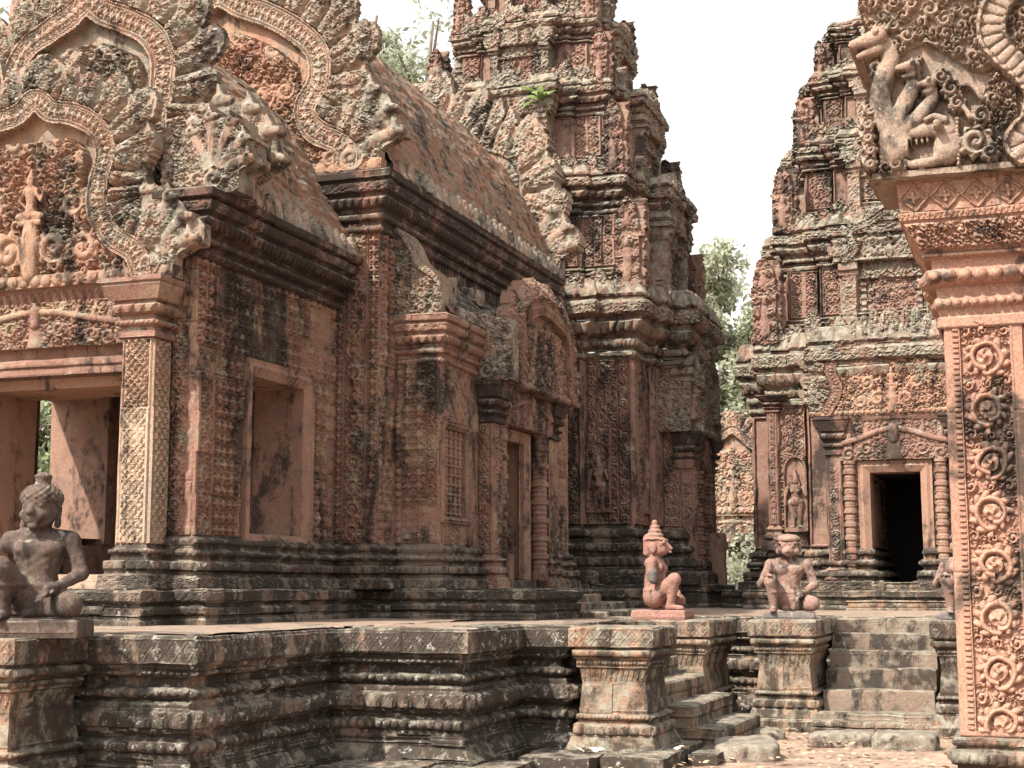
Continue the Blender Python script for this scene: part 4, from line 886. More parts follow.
def arch_niche(acc, fr, hw, z0, zl, zt, seed, res):
    """porch with false door on a tower tier: jamb pilasters, lintel, sunk door and arched pediment. fr: (centre xy, du, n)"""
    c, du, n = fr; du = np.array(du); n = np.array(n); c3 = np.array([c[0], c[1], 0.])
    P = lambda t, z, d=0.: c3 + du * t + n * d + np.array([0, 0, z])
    H = zl - z0
    R = Relief(-hw, hw, 0, H, res); U, V = R.U, R.V; au = np.abs(U)
    R.region(au < 9, .0)
    R.region((au > .66 * hw) & (au < .97 * hw), .10 + .03 * samp(FOL, U / .5, V / .5)); R.region((au > .62 * hw) & (V > .80 * H), .14); R.region((au > .62 * hw) & (V > .88 * H), .19); R.region((au > .62 * hw) & (V < .1 * H), .15)
    R.region((au < .66 * hw) & (V > .72 * H), .05 + .05 * samp(FOL2, U / .6, V / .6))
    R.region((au < .62 * hw) & (V < .70 * H), -.22, 'set'); R.region((au > .36 * hw) & (au < .46 * hw) & (V < .66 * H), -.06); R.region((au < .46 * hw) & (V > .58 * H) & (V < .66 * H), -.06); R.region((au < .06 * hw) & (V < .6 * H), -.12)
    R.region((au > .48 * hw) & (au < .6 * hw) & (V < .70 * H), .03 + .02 * np.sin(V / H * 60))
    R.mesh(acc, P(0, z0, .02), du, n, thick=.3, seed=seed, bl=(.5, .4))
    pediment(acc, P(0, zl, .16), du, n, hw * 1.12, zt - zl, res, .32, seed, fig=True, broken=.28)
def tower(label, xc, yc, floor, tiers, crown, seed, mat_hi='tower', mat_lo='towerp', door=None, basez=None):
    T = thing('temple_tower', label, 'tower', (xc, yc, floor), None)
    for k, t in enumerate(tiers):
        a_, c1, e1, c2, e2 = t['plan']; res = t.get('res', .032)
        pth = redent(xc, yc, a_, c1, e1, c2, e2, door if k == 0 else None); cl = not (door and k == 0)
        full = redent(xc, yc, a_, c1, e1, c2, e2)
        ac = Acc(); sweep(ac, pth, tbase(t['z0'], t['zb'] - t['z0'], t['bo']), res, cl, seed + k, .02); ac.build('base_moulding', M['base' if k == 0 else mat_hi], T, rough=.02, rs=3)
        ac = Acc(); wall = [(t['zb'], 0, ('panel', .06, .8 if k == 0 else .95)), (t['zw'], 0)]
        sweep(ac, pth if t['zw'] < 3.7 or not door or k else pth, wall, res * .8, cl, seed + k + 20, .012, (.5, 0)); ac.build('tower_wall', M[mat_lo if k == 0 else 'towerp'], T, rough=.014 if k == 0 else .02, rs=3)
        ac = Acc(); sweep(ac, full, tcorn(t['zw'], t['zc'] - t['zw'], t['co']), res, True, seed + k + 40, .022); ac.build('cornice', M[mat_hi], T, rough=.034, rs=3.2)
        for s, (du, n) in enumerate((((1, 0, 0), (0, -1, 0)), ((0, 1, 0), (1, 0, 0)), ((0, -1, 0), (-1, 0, 0)))):
            if k == 0: continue
            if s == 2 and not t.get('left'): continue
            d = a_ + e2; c = (xc + n[0] * d, yc + n[1] * d)
            ac = Acc(); arch_niche(ac, (c, du, n), c2 * 1.06, t['z0'] + .12, t['zw'] - .02, t['zc'] + .12, seed + k * 3 + s, res)
            ac.build('false_door', M[mat_hi], T, rough=.028, rs=3.2)
        if k > 0:
            cor = [(1, -1), (-1, -1), (1, 1)]; pa = tiers[k - 1]['plan'][0]; r_ = pa + .02
            for (sx, sy) in cor:
                ac = Acc(); s_ = .21 * pa / 2; mini_tower(ac, xc + sx * r_, yc + sy * r_, t['z0'] - .15, s_, (t['zc'] - t['z0']) * .74); ac.build('corner_antefix', M['towerp'], T, rough=.045, rs=4.5)
            m = 0
            for (du, n) in (((1, 0, 0), (0, -1, 0)), ((0, 1, 0), (1, 0, 0))):
                for tt in (-.93, -.78, -.62, -.46, .46, .62, .78, .93):
                    dd = pa + tiers[k - 1]['co'] * .55; base = np.array([xc, yc, 0]) + np.array(n) * dd + np.array(du) * tt * pa + np.array(n) * (tiers[k - 1]['plan'][2] if abs(tt) < .7 else 0)
                    h = .52 * rng.uniform(.6, 1.15); R = Relief(-.17, .17, 0, h, .028); tq = R.V / h; wd = .17 * np.sqrt(np.clip(1 - np.clip((tq - .3) / .7, 0, 1) ** 2, 0, 1)); R.region(np.abs(R.U) < wd, .04 + .05 * samp(FOL, R.U / .4, R.V / .4))
                    ac = Acc(); R.mesh(ac, base + [0, 0, t['z0'] - .12], du, n, thick=.14, seed=m); ac.build('leaf_antefix', M[mat_hi], T, rough=.05, rs=5); m += 1
    ac = Acc(); z = crown[0]; r0 = crown[1]
    lathe(ac, (xc, yc, z), [(0, r0 * 1.1), (.1, r0 * 1.15), (.25, r0), (.35, r0 * .9), (.4, r0 * 1.05), (.7, r0 * .95), (.8, r0 * .6), (1.1, r0 * .65), (1.5, r0 * .3), (1.9, .02)], 40); ac.build('crown', M[mat_hi], T, rough=.04)
    return T
tl = [dict(plan=(2.4, 1.5, .14, .95, .58), z0=1.55, zb=2.62, zw=5.62, zc=7.05, bo=.34, co=.40, res=.027),
      dict(plan=(2.04, 1.35, .14, .85, .56), z0=7.0, zb=7.42, zw=8.42, zc=9.35, bo=.22, co=.30, left=1),
      dict(plan=(1.68, 1.1, .12, .72, .42), z0=9.3, zb=9.66, zw=10.48, zc=11.22, bo=.18, co=.27, left=1),
      dict(plan=(1.33, .9, .1, .6, .24), z0=11.18, zb=11.45, zw=12.1, zc=12.72, bo=.15, co=.22, left=1),
      dict(plan=(.98, .7, .08, .45, .16), z0=12.7, zb=12.95, zw=13.5, zc=14.0, bo=.12, co=.22)]
TL = tower('tallest carved tower, with a green plant sprouting from its upper ledge', -9.2, 28.0, 1.14, tl, (13.95, .8), 100)
a = Acc(); full = redent(-9.2, 28, 2.75, 1.6, .14, 1.1, .62); sweep(a, full, [(1.13, .14), (1.2, .14), (1.22, .08), (1.42, .08), (1.44, .14), (1.54, .14), (1.56, .1), (1.56, -.6)], .03, True, 140, .02); a.build('plinth', M['base'], TL, rough=.016)
devata((-7.42, 25.57, 2.84), (1, 0, 0), (0, -1, 0), .46, .98, TL, 1); devata((-6.77, 26.3, 2.84), (0, 1, 0), (1, 0, 0), .4, .95, TL, 2)
def pil(parent, x0, x1, y0, y1, zb, zt, zc, seed, mat='towerp', cm='cornice'): column(x0, x1, y0, y1, zb, zt, zc, mat, cm, parent, seed, .02, 'scr', 1.0)
pil(TL, -6.30, -6.02, 27.05, 27.3, 1.5, 3.75, 4.4, 150); pil(TL, -6.30, -6.02, 28.7, 28.95, 1.5, 3.75, 4.4, 154)
colonette(-6.08, 27.62, 1.55, 3.7, .12, TL, 'wall', 7); colonette(-6.08, 28.4, 1.55, 3.7, .12, TL, 'wall', 7)
a = Acc(); lintel(a, (-6.05, 27.0, 3.72), (0, 1, 0), (1, 0, 0), 2.0, .66, .07, .022, 5); a.build('lintel', M['towerp'], TL, rough=.012)
a = Acc(); pediment(a, (-5.95, 28.0, 4.40), (0, 1, 0), (1, 0, 0), 1.0, 2.05, .022, .45, 21, fig=False); a.build('side_pediment', M['tower'], TL, rough=.02)
R = Relief(0, .7, 0, 1.25, .018); R.region(R.V < 1.05 - .2 * R.U, .02 + .05 * samp(FOL, R.U / .6, R.V / .6)); naga(R, .3, .05, .9, 1, 4, .06)
a = Acc(); R.mesh(a, (-6.70, 26.84, 4.40), (1, 0, 0), (0, -1, 0), thick=.35, seed=3); a.build('naga_block', M['tower'], TL, rough=.014)
a = Acc(); box(a, (-6.2, 28.3, 1.5), (-5.72, 28.5, 2.55), .06); a.build('broken_jamb', M['smooth'], TL, rough=.03)
# right tower
tr = [dict(plan=(2.15, 1.5, .1, 1.15, .5), z0=1.44, zb=2.19, zw=4.62, zc=5.92, bo=.28, co=.28, res=.024),
      dict(plan=(1.84, 1.25, .12, .82, .36), z0=5.9, zb=6.25, zw=7.12, zc=8.0, bo=.2, co=.25, left=1, res=.026),
      dict(plan=(1.52, 1.0, .1, .68, .34), z0=7.95, zb=8.3, zw=9.0, zc=9.62, bo=.16, co=.22, left=1),
      dict(plan=(1.2, .8, .1, .55, .26), z0=9.6, zb=9.9, zw=10.45, zc=10.95, bo=.14, co=.25, left=1),
      dict(plan=(.92, .6, .06, .4, .16), z0=10.9, zb=11.1, zw=11.6, zc=12.0, bo=.1, co=.2)]
TR = tower('carved tower with the dark open doorway, rising behind the near orange pillar', -2.2, 28.0, 1.14, tr, (11.95, .65), 200, door=.5)
a = Acc(); full = redent(-2.2, 28, 2.5, 1.6, .1, 1.25, .62); sweep(a, full, [(1.13, .12), (1.2, .12), (1.22, .06), (1.34, .06), (1.36, .12), (1.44, .12), (1.46, .08), (1.46, -.6)], .03, True, 240, .018); a.build('plinth', M['base'], TR, rough=.014)
FY = 28 - 2.15 - .5
a = Acc(); box(a, (-3.4, FY + 2.9, 1.3), (-1.0, FY + 3.0, 4.6), .5); box(a, (-3.0, FY + .03, 3.45), (-1.4, FY + 3.0, 4.6), .5); box(a, (-2.69, FY + .3, 1.3), (-1.71, FY + 3.0, 1.57), .5); box(a, (-3.1, FY + .5, 1.3), (-2.68, FY + 3, 3.6), .5); box(a, (-1.72, FY + .5, 1.3), (-1.3, FY + 3, 3.6), .5); a.build('painted_dark_interior', M['dark'], TR)  # back, ceiling, floor and sides of the doorway painted near-black as shade
a = Acc(); frame_profile(a, 'x', FY - .03, -2.62, -1.80, 1.62, 3.42, .19, .5, seed=7, sill=False, res=.04); a.build('door_frame', M['smooth'], TR, rough=.004)
a = Acc()
for i, (d, z0, z1) in enumerate(((.62, 1.13, 1.30), (.42, 1.28, 1.46), (.22, 1.44, 1.60))): sweep(a, [(-2.98, FY + .1), (-2.98, FY - d), (-1.42, FY - d), (-1.42, FY + .1)], [(z0, .03), (z0 + .04, .03), (z0 + .05, 0, ('torus', .015)), (z1 - .03, .0), (z1 - .02, .03), (z1, .02), (z1, -.7)], .02, False, 245 + i, .006)
a.build('door_step', M['pedest'], TR, rough=.01)
for x in (-2.95, -1.47): colonette(x, FY - .08, 1.58, 3.62, .085, TR, 'wall', 8)
pil(TR, -3.32, -3.09, FY - .12, FY + .1, 1.44, 3.72, 4.36, 250); pil(TR, -1.31, -1.08, FY - .12, FY + .1, 1.44, 3.72, 4.36, 254)
a = Acc(); lintel(a, (-3.1, FY - .1, 3.62), (1, 0, 0), (0, -1, 0), 1.8, .66, .08, .016, 6); sweep(a, [(-3.1, FY - .14), (-1.3, FY - .14)], [(4.28, 0), (4.36, .04), (4.38, .04), (4.38, -.3)], .03); a.build('lintel', M['towerp'], TR, rough=.008)
a = Acc(); bb = Acc(); tt = Acc(); pediment(a, (-2.2, FY - .14, 4.38), (1, 0, 0), (0, -1, 0), 1.42, 1.62, .015, .35, 31, [(.80, .0), (.74, .10), (.66, .22), (.64, .36), (.70, .50), (.66, .66), (.50, .76), (.34, .82), (.16, .86), (.0, .88)], bacc=bb, tacc=tt); tt.build('tympanum', M['tymp'], TR, rough=.01); a.build('door_pediment', M['tower'], TR, rough=.012); bb.build('arch_band', M['smooth'], TR, rough=.008)
devata((-3.93, 25.77, 2.46), (1, 0, 0), (0, -1, 0), .40, 1.0, TR, 3)
pil(TR, -4.40, -4.22, 25.74, 25.9, 2.15, 4.55, 4.85, 260)
# ================================================================== NEAR GATE PILLAR (right)
G = thing('carved_gateway', 'near orange sandstone pillar with deep scrolls below a three-headed serpent', 'gateway', (.3, 9.3, -.1))
gx0, gx1, gy = -.475, .10, 9.0
a = Acc(); box(a, (-.45, 9.0, .6), (1.6, 10.0, 3.1), .2); a.build('pillar_core', M['gate'], G)
def gst(U, V):
    h = np.zeros_like(U)
    den = (U > .052) & (U < .082); h = np.where(den, .012 + .014 * (np.abs((V / .032) % 1 - .5) < .3), h)
    h = np.where((U < .05), .016, h); h = np.where((U > .083) & (U < .095), .02, h)
    nz = [vnoise(np.stack([U.ravel(), V.ravel(), np.full(U.size, q)], 1), 5, 60 + int(q), 3).reshape(U.shape) - .5 for q in (0., 3., 7.)]
    m = (U > .098) & (U < .37); U0, V0 = U, V; U = U + .05 * nz[0]; V = V + .07 * nz[1]; x = samp(SCR, np.clip((U - .098) / .272, .01, .99), V / (.272 * 2.2) + .12)
    U, V = U0, V0; h = np.where(m, .056 * x * np.clip(1.1 - 2.0 * np.clip(nz[2] - .08, 0, 1), .5, 1) - .012, h)
    h = np.where((U > .37) & (U < .385), .02, h); h = np.where((U > .385) & (U < .44), .016, h); h = np.where((U > .46), .05, h); h = np.where((U > .44) & (U < .46), -.05, h)
    h = np.where(V < .03, .02, h); return h
a = Acc(); rect(a, (gx0, gy, .66), (1, 0, 0), .62, 2.40, gst, .0048, bl=(3, .93), jit=.003, groove=.006, ero=False)
rect(a, (gx0, 9.6, .66), (0, -1, 0), .6, 2.40, None, .05, bl=None)
a.build('scroll_pilaster', M['gate'], G, rough=.003, rs=8)
a = Acc(); rect(a, (.145, 8.96, .66), (1, 0, 0), 1.4, 2.40, strips([(.02, 1.3, 'fol', .04, .45)]), .012, bl=(3, .8)); a.build('carved_panel', M['gate'], G, rough=.004)
CAPP = [(3.02, .02), (3.03, .035), (3.085, .035), (3.095, .02), (3.135, .03), (3.14, .04, ('tbead', .03, .05)), (3.195, .045), (3.21, .03), (3.27, .035), (3.28, .075, ('tbead', .05, .082)), (3.365, .08), (3.375, .05), (3.435, .055), (3.445, .10), (3.46, .10), (3.465, .085, ('pen', .008, .02)), (3.485, .10), (3.495, .11, ('fol', .035, .30)), (3.635, .195), (3.645, .20), (3.65, .215, ('pen', .010, .028)), (3.69, .22), (3.695, .205, ('loz', .02, .16)), (3.87, .225), (3.885, .225), (3.89, -.2)]
a = Acc(); sweep(a, [(gx0, 10.0), (gx0, 9.0), (1.6, 9.0)], CAPP, .0065, seed=70, jit=.002, bl=(.9, 0)); a.build('capital', M['gate'], G, rough=.004, rs=6)
a = Acc(); sweep(a, [(gx0, 10.0), (gx0, 8.98), (1.6, 8.98)], [(-.15, .12), (.30, .10), (.32, .04), (.42, .03), (.44, .02), (.5, .02), (.51, .05, ('tbead', .02, .05)), (.58, .05), (.59, .02), (.61, .02), (.62, .045), (.655, .04), (.66, -.2)], .011, seed=71); a.build('pillar_base', M['pedest'], G, rough=.012)
# serpent gable above the capital
R = Relief(-.97, 1.3, 3.885, 5.6, .0068); U, V = R.U, R.V
out = catmull([(-.82, 3.885), (-.80, 4.0), (-.82, 4.15), (-.80, 4.32), (-.80, 4.45), (-.83, 4.55), (-.80, 4.72), (-.84, 4.85), (-.88, 5.0), (-.80, 5.2), (-.6, 5.5), (-.4, 5.7)], 8)
edge = np.interp(V, out[:, 1], out[:, 0]); R.region(U > edge, .0)
up = (U > edge) & (V > 4.58 + .10 * np.sin(U * 9)) & (U < .0); R.region(up, .02 + .06 * samp(FOL, U / .55 + .2, V / .55))
R.region((U > -.30) & (U < .0) & (V < 4.46) & (V > 4.0) & (U > -.30 + .35 * (V - 4.0)) , .012 + .055 * samp(FOL2, U / .38, V / .38))
ac_ = catmull([(.14, 3.89), (.0, 4.01), (.09, 4.14), (.12, 4.31), (.03, 4.46), (-.05, 4.55), (-.12, 4.66), (-.10, 4.81), (.02, 4.95), (.2, 5.1), (.5, 5.25)], 8)
best = np.full(U.shape, 9.); S = np.zeros(U.shape); L = 0
for i in range(len(ac_) - 1):
    p, q = ac_[i], ac_[i + 1]; d = q - p; l = math.hypot(*d); t = np.clip(((U - p[0]) * d[0] + (V - p[1]) * d[1]) / (l * l), 0, 1); r = np.hypot(U - p[0] - t * d[0], V - p[1] - t * d[1]); u = r < best; best = np.where(u, r, best); S = np.where(u, L + t * l, S); L += l
R.region(best < .085, .09 + .03 * (best > .06) + .02 * samp(BEA, S / .06, np.clip(best / .11 * .5 + .5, 0, .99)), 'set')
edgex = np.interp(V, ac_[:, 1], ac_[:, 0]); R.region((U > edgex + .08), .0 + .06 * samp(FOL, U / .5, V / .5), 'set')
def nk(pts, r0, r1, b): c = catmull(pts, 8); R.stroke(c, np.linspace(r0, r1, len(c)), b, .95)
nk([(-.70, 4.02), (-.71, 4.16), (-.765, 4.35), (-.74, 4.49), (-.70, 4.60), (-.74, 4.71), (-.81, 4.74)], .072, .045, .05)
nk([(-.66, 4.05), (-.68, 4.16), (-.64, 4.30), (-.575, 4.42), (-.57, 4.51)], .062, .04, .05); nk([(-.62, 4.05), (-.65, 4.15), (-.55, 4.24), (-.475, 4.33), (-.475, 4.41)], .052, .034, .05)
for (p, q, r) in (((-.76, 4.735), (-.90, 4.70), .052), ((-.56, 4.535), (-.645, 4.525), .036), ((-.475, 4.42), (-.53, 4.415), .03)):
    R.stroke([p, q], [r, r * .6], .11, .95); R.stroke([(p[0], p[1] - r * 1.3), (q[0] + r * .5, q[1] - r * 1.35)], [r * .7, r * .35], .09, .95)
    R.stroke([(p[0] - r * .2, p[1] + r * .25), (p[0] - r * .21, p[1] + r * .25)], r * .38, .155, 1)
    for j in range(4): R.stroke([(p[0] + r * (.9 - .5 * j), p[1] + r * 1.0), (p[0] + r * (1.3 - .5 * j), p[1] + r * 1.7)], [r * .3, r * .12], .08, 1)
# sea-monster below the necks
R.stroke([(-.395, 4.02), (-.39, 4.08)], [.085, .075], .03, .9)
nk([(-.39, 4.13), (-.49, 4.155), (-.575, 4.145), (-.615, 4.165), (-.605, 4.20)], .055, .016, .05); nk([(-.39, 4.0), (-.50, 3.962), (-.60, 3.955), (-.63, 3.975)], .045, .014, .05)
nk([(-.40, 4.19), (-.46, 4.215), (-.51, 4.20)], .022, .014, .10)
R.region((U > -.61) & (U < -.48) & (V > 3.985) & (V < 4.10), .0, 'set')
for j in range(4): R.stroke([(-.60 + .032 * j, 4.10), (-.597 + .032 * j, 4.07)], [.011, .004], .05, 1)
R.region((U > -.78) & (U < -.64) & (V > 3.95) & (V < 4.12), .03 + .03 * samp(FOL2, U / .3, V / .3))
R.stroke([(-.44, 4.15), (-.441, 4.15)], .026, .16, 1)
for j in range(12): R.stroke([(-.335, 3.93 + .024 * j), (-.335, 3.931 + .024 * j)], .012, .07, 1)
for (x, y, r, c) in ((-.235, 4.05, .085, 1), (-.68, 3.96, .05, -1), (-.745, 3.945, .04, 1), (-.36, 4.38, .055, -1), (-.41, 4.46, .045, 1), (-.33, 4.29, .045, -1), (-.16, 3.98, .05, 1), (-.2, 4.2, .05, -1), (-.13, 4.30, .04, 1)): R.vol(x, y, r, c, 1.0, .06, .04, 8, 1.5)
nk([(-.26, 4.20), (-.30, 4.26), (-.37, 4.27)], .02, .012, .07); nk([(-.19, 4.3), (-.24, 4.38), (-.32, 4.40)], .02, .012, .07)
for (x, y) in ((-.815, 4.30), (-.835, 4.22), (-.84, 4.14), (-.825, 4.06), (-.83, 3.98)): R.vol(x, y, .038, -1, 0, .05, .05, 6, 1.0); R.stroke([(x - .02, y), (x - .055, y + .05)], [.03, .008], .05, 1)
R.region((V < 3.925) & (U > -.83), .05)
a = Acc(); R.mesh(a, (0, 8.72, 0), (1, 0, 0), (0, -1, 0), thick=.7, seed=12, bl=(9, 9)); a.build('serpent_gable', M['gatetop'], G, rough=.006, rs=13)

# ================================================================== FAR BUILDING between the towers
Fb = thing('library_building', 'small sunlit orange building with a carved gable, far between the towers', 'building', (-7.6, 41, -.1))
a = Acc(); rect(a, (-9.7, 40, 1.3), (1, 0, 0), 1.35, 2.0, strips([(.1, 1.2, 'fol', .05, .8)]), .04, seed=81); rect(a, (-7.35, 40, 1.3), (1, 0, 0), 2.0, 2.0, strips([(.1, .5, 'scr', .05, 1), (.6, 1.8, 'fol', .05, .8)]), .04, seed=82); box(a, (-9.7, 40.1, -.1), (-5.4, 46, 1.3), .3); box(a, (-8.4, 40.9, 1.3), (-7.3, 41, 3.4), .3); rect(a, (-5.35, 40, 1.3), (0, 1, 0), 6, 2.5, None, .1, seed=83); a.build('wall', M['far'], Fb, rough=.02)
a = Acc(); box(a, (-8.25, 39.9, 1.3), (-8.05, 40.1, 2.75), .06); a.build('door_post', M['base'], Fb, rough=.02)
a = Acc(); box(a, (-8.8, 39.8, 2.72), (-7.2, 40.1, 2.95), .06); a.build('door_beam', M['base'], Fb, rough=.02)
a = Acc(); lintel(a, (-9.0, 39.9, 2.95), (1, 0, 0), (0, -1, 0), 2.4, .42, .07, .03, 8); sweep(a, [(-9.8, 40), (-5.3, 40), (-5.3, 46)], [(3.25, 0), (3.3, .1), (3.42, .14), (3.44, .22), (3.5, .22), (3.5, -.4)], .05); a.build('lintel', M['far'], Fb, rough=.015)
a = Acc(); pediment(a, (-7.75, 39.8, 3.5), (1, 0, 0), (0, -1, 0), 1.75, 2.75, .03, .4, 41); a.build('gable', M['far'], Fb, rough=.02)
a = Acc(); vault(a, 40.2, 46, [(-5.2, 3.5), (-5.6, 4.3), (-6.3, 5.1), (-7.5, 5.6), (-8.7, 5.1), (-9.4, 4.3), (-9.8, 3.5)], 9, .08); a.build('roof', M['roof'], Fb, rough=.02)

# ================================================================== STATUES
def guardian(head, arm_r, arm_l, hh=.0095, seed=0):
    """seated guardian facing -Y: right knee raised, left knee down; one continuous body"""
    def f(P):
        d = ell(P, (0, .02, .15), (.175, .145, .135))                                     # pelvis
        d = smin(d, cap(P, (0, .03, .18), (0, .035, .34), .135, .125), .06)
        d = smin(d, ell(P, (0, .02, .47), (.185, .115, .15)), .06)                          # chest
        for m in (-1, 1):
            d = smin(d, ell(P, (m * .085, -.06, .50), (.085, .05, .06)), .03)
            d = smin(d, cap(P, (m * .10, .03, .585), (m * .205, .03, .555), .06, .07), .05)   # shoulders
        d = smin(d, cap(P, (0, .03, .58), (0, .01, .70), .07, .062), .04)                    # neck
        # raised right leg
        d = smin(d, cap(P, (-.09, 0, .14), (-.20, -.26, .36), .105, .078), .05); d = smin(d, cap(P, (-.20, -.26, .36), (-.175, -.20, .06), .074, .045), .025)
        d = smin(d, cap(P, (-.175, -.18, .035), (-.19, -.34, .022), .04, .028), .02)
        for t in range(5): d = smin(d, cap(P, (-.215 + .014 * t, -.335, .02), (-.218 + .014 * t, -.372 + .006 * abs(t - 3), .014), .013, .010), .006)
        # folded left leg
        d = smin(d, cap(P, (.09, 0, .13), (.275, -.20, .105), .105, .085), .05); d = smin(d, cap(P, (.275, -.20, .085), (.04, -.06, .06), .07, .045), .02)
        d = smin(d, cap(P, (.04, -.06, .055), (-.06, -.10, .035), .04, .026), .02)
        # arms
        for m, kind in ((-1, arm_r), (1, arm_l)):
            sh = (m * .215, .03, .55)
            if kind == 'stump': d = smin(d, cap(P, sh, (m * .245, .0, .42), .062, .058), .03); continue
            if kind == 'none': d = smin(d, cap(P, sh, (m * .235, .02, .52), .06, .055), .03); continue
            if kind == 'knee': el, ha = (m * .315, -.02, .33), (m * .24, -.24, .41)
            else: el, ha = (m * .30, .0, .32), (m * .14, -.20, .205)
            d = smin(d, cap(P, sh, el, .064, .05), .03); d = smin(d, cap(P, el, ha, .05, .034), .02)
            v = np.array(ha) - np.array(el); v = v / np.linalg.norm(v); sd_ = np.cross(v, (0, 0, 1)); sd_ = sd_ / np.linalg.norm(sd_)
            pc = np.array(ha) + v * .045; d = smin(d, cap(P, np.array(ha), pc, .034, .036), .015)
            for t in range(4):
                b = pc + v * .02 + sd_ * (.027 - .018 * t); L = (.055, .066, .062, .048)[t]
                d = smin(d, cap(P, b, b + v * L * .55 + np.array([0, 0, -.008]), .011, .010), .004); d = smin(d, cap(P, b + v * L * .55 + np.array([0, 0, -.008]), b + v * L + np.array([0, 0, -.03]), .010, .008), .003)
            b = np.array(ha) + sd_ * m * -.03; d = smin(d, cap(P, b, b + v * .05 + sd_ * m * -.022, .012, .009), .005)
        # waist cloth: belt and edge folds
        z = P[..., 2]; r = np.abs(z - .235) ; d = d - .010 * np.clip(1 - (r / .022) ** 2, 0, 1) * (np.abs(P[..., 0]) < .2)
        hd = head(P + np.array([0, 0, .035])); d = smin(d, hd, .025)
        return d + .003 * (np.sin(P[..., 0] * 61 + 3 * np.sin(P[..., 2] * 23)) * np.sin(P[..., 1] * 57) * np.sin(P[..., 2] * 49))
    return f
def head_yaksha(P0):
    a = RAD(-14); P0 = np.stack([P0[..., 0] / 1.14, P0[..., 1] / 1.14, .69 + (P0[..., 2] - .69) / 1.10], -1); c, s = math.cos(a), math.sin(a); X = P0[..., 0]; Y = P0[..., 1]
    P = np.stack([c * X + s * Y, -s * X + c * Y, P0[..., 2]], -1)
    d = ell(P, (0, -.01, .81), (.105, .12, .135)); d = smin(d, ell(P, (0, -.045, .74), (.085, .085, .06)), .03)
    for m in (-1, 1):
        d = smin(d, cap(P, (m * .02, -.118, .845), (m * .075, -.098, .848), .016, .012), .012)     # brow
        d = smin(d, ell(P, (m * .045, -.112, .82), (.022, .014, .012)), .004)                       # eyes
        d = smin(d, ell(P, (m * .06, -.09, .765), (.035, .03, .032)), .02)                          # cheeks
        d = smin(d, ell(P, (m * .112, .01, .80), (.018, .035, .05)), .006); d = smin(d, cap(P, (m * .113, .01, .765), (m * .115, .0, .70), .016, .022), .01)
    d = smin(d, cap(P, (0, -.12, .835), (0, -.142, .785), .014, .024), .012); d = smin(d, cap(P, (-.014, -.135, .78), (.014, -.135, .78), .016, .016), .008)
    d = smin(d, cap(P, (-.042, -.112, .742), (.042, -.112, .742), .012, .012), .006); d = smin(d, cap(P, (-.032, -.112, .722), (.032, -.112, .722), .013, .013), .006)
    d = smin(d, ell(P, (0, -.10, .69), (.035, .03, .022)), .015)
    th = np.arctan2(P[..., 0], P[..., 1]); cur = np.cos(th * 15) * np.cos(P[..., 2] * 165)
    hair = ell(P, (0, .005, .875), (.13, .14, .095)); hair = np.maximum(hair, .848 - P[..., 2] + .25 * np.clip(-P[..., 1] - .02, -.05, 0)); hair = hair - .007 * cur
    d = smin(d, hair, .004); d = smin(d, cap(P, (0, .01, .955), (0, .01, 1.0), .05, .048), .01); d = smin(d, ell(P, (0, .01, 1.015), (.055, .055, .028)), .008)
    return d
def head_bird(P):
    P = np.stack([P[..., 0] / 1.14, P[..., 1] / 1.14, .69 + (P[..., 2] - .69) / 1.08], -1)
    d = ell(P, (0, 0, .80), (.095, .115, .125)); d = smin(d, ell(P, (0, -.03, .74), (.08, .09, .06)), .03)
    d = smin(d, cap(P, (0, -.09, .80), (0, -.158, .765), .05, .018), .02); d = smin(d, cap(P, (0, -.10, .755), (0, -.15, .725), .032, .014), .01)
    for m in (-1, 1):
        d = smin(d, ell(P, (m * .06, -.088, .83), (.028, .024, .024)), .006); d = smin(d, cap(P, (m * .025, -.105, .862), (m * .08, -.07, .862), .014, .012), .008)
        d = smin(d, ell(P, (m * .10, .02, .775), (.02, .045, .05)), .006); d = smin(d, ell(P, (m * .105, .02, .735), (.024, .03, .03)), .006)
    z = P[..., 2]; r = np.hypot(P[..., 0], P[..., 1] - .02)
    cone = np.maximum((r - .108 + .42 * np.clip(z - .865, 0, 1) - .007 * np.cos(z * 130)), np.maximum(.865 - z, z - 1.055)); d = smin(d, cone * .8, .006)
    d = smin(d, ell(P, (0, .02, 1.06), (.032, .032, .03)), .01); d = smin(d, cap(P, (0, .09, .87), (0, .10, .72), .06, .05), .03)
    return d
def head_monkey(P):
    P = np.stack([P[..., 0] / 1.12, P[..., 1] / 1.12, .68 + (P[..., 2] - .68) / 1.08], -1)
    d = ell(P, (0, 0, .78), (.115, .115, .12)); d = smin(d, ell(P, (0, -.105, .735), (.062, .065, .058)), .025)
    d = smin(d, ell(P, (0, -.165, .745), (.03, .02, .02)), .008); d = smax(d, -cap(P, (-.05, -.165, .712), (.05, -.165, .712), .010, .010), .006)
    for m in (-1, 1):
        d = smin(d, cap(P, (m * .02, -.105, .825), (m * .08, -.09, .835), .020, .018), .01); d = smin(d, ell(P, (m * .048, -.105, .80), (.022, .018, .018)), .004)
        d = smin(d, ell(P, (m * .125, .015, .78), (.02, .04, .05)), .006); d = smin(d, ell(P, (m * .085, -.06, .745), (.04, .04, .04)), .02)
    th = np.arctan2(P[..., 0], P[..., 1])
    cap_ = np.maximum(ell(P, (0, .005, .875), (.138, .14, .062)), .85 - P[..., 2]) - .003 * np.cos(th * 24) * np.cos(P[..., 2] * 170); d = smin(d, cap_, .004)
    return d
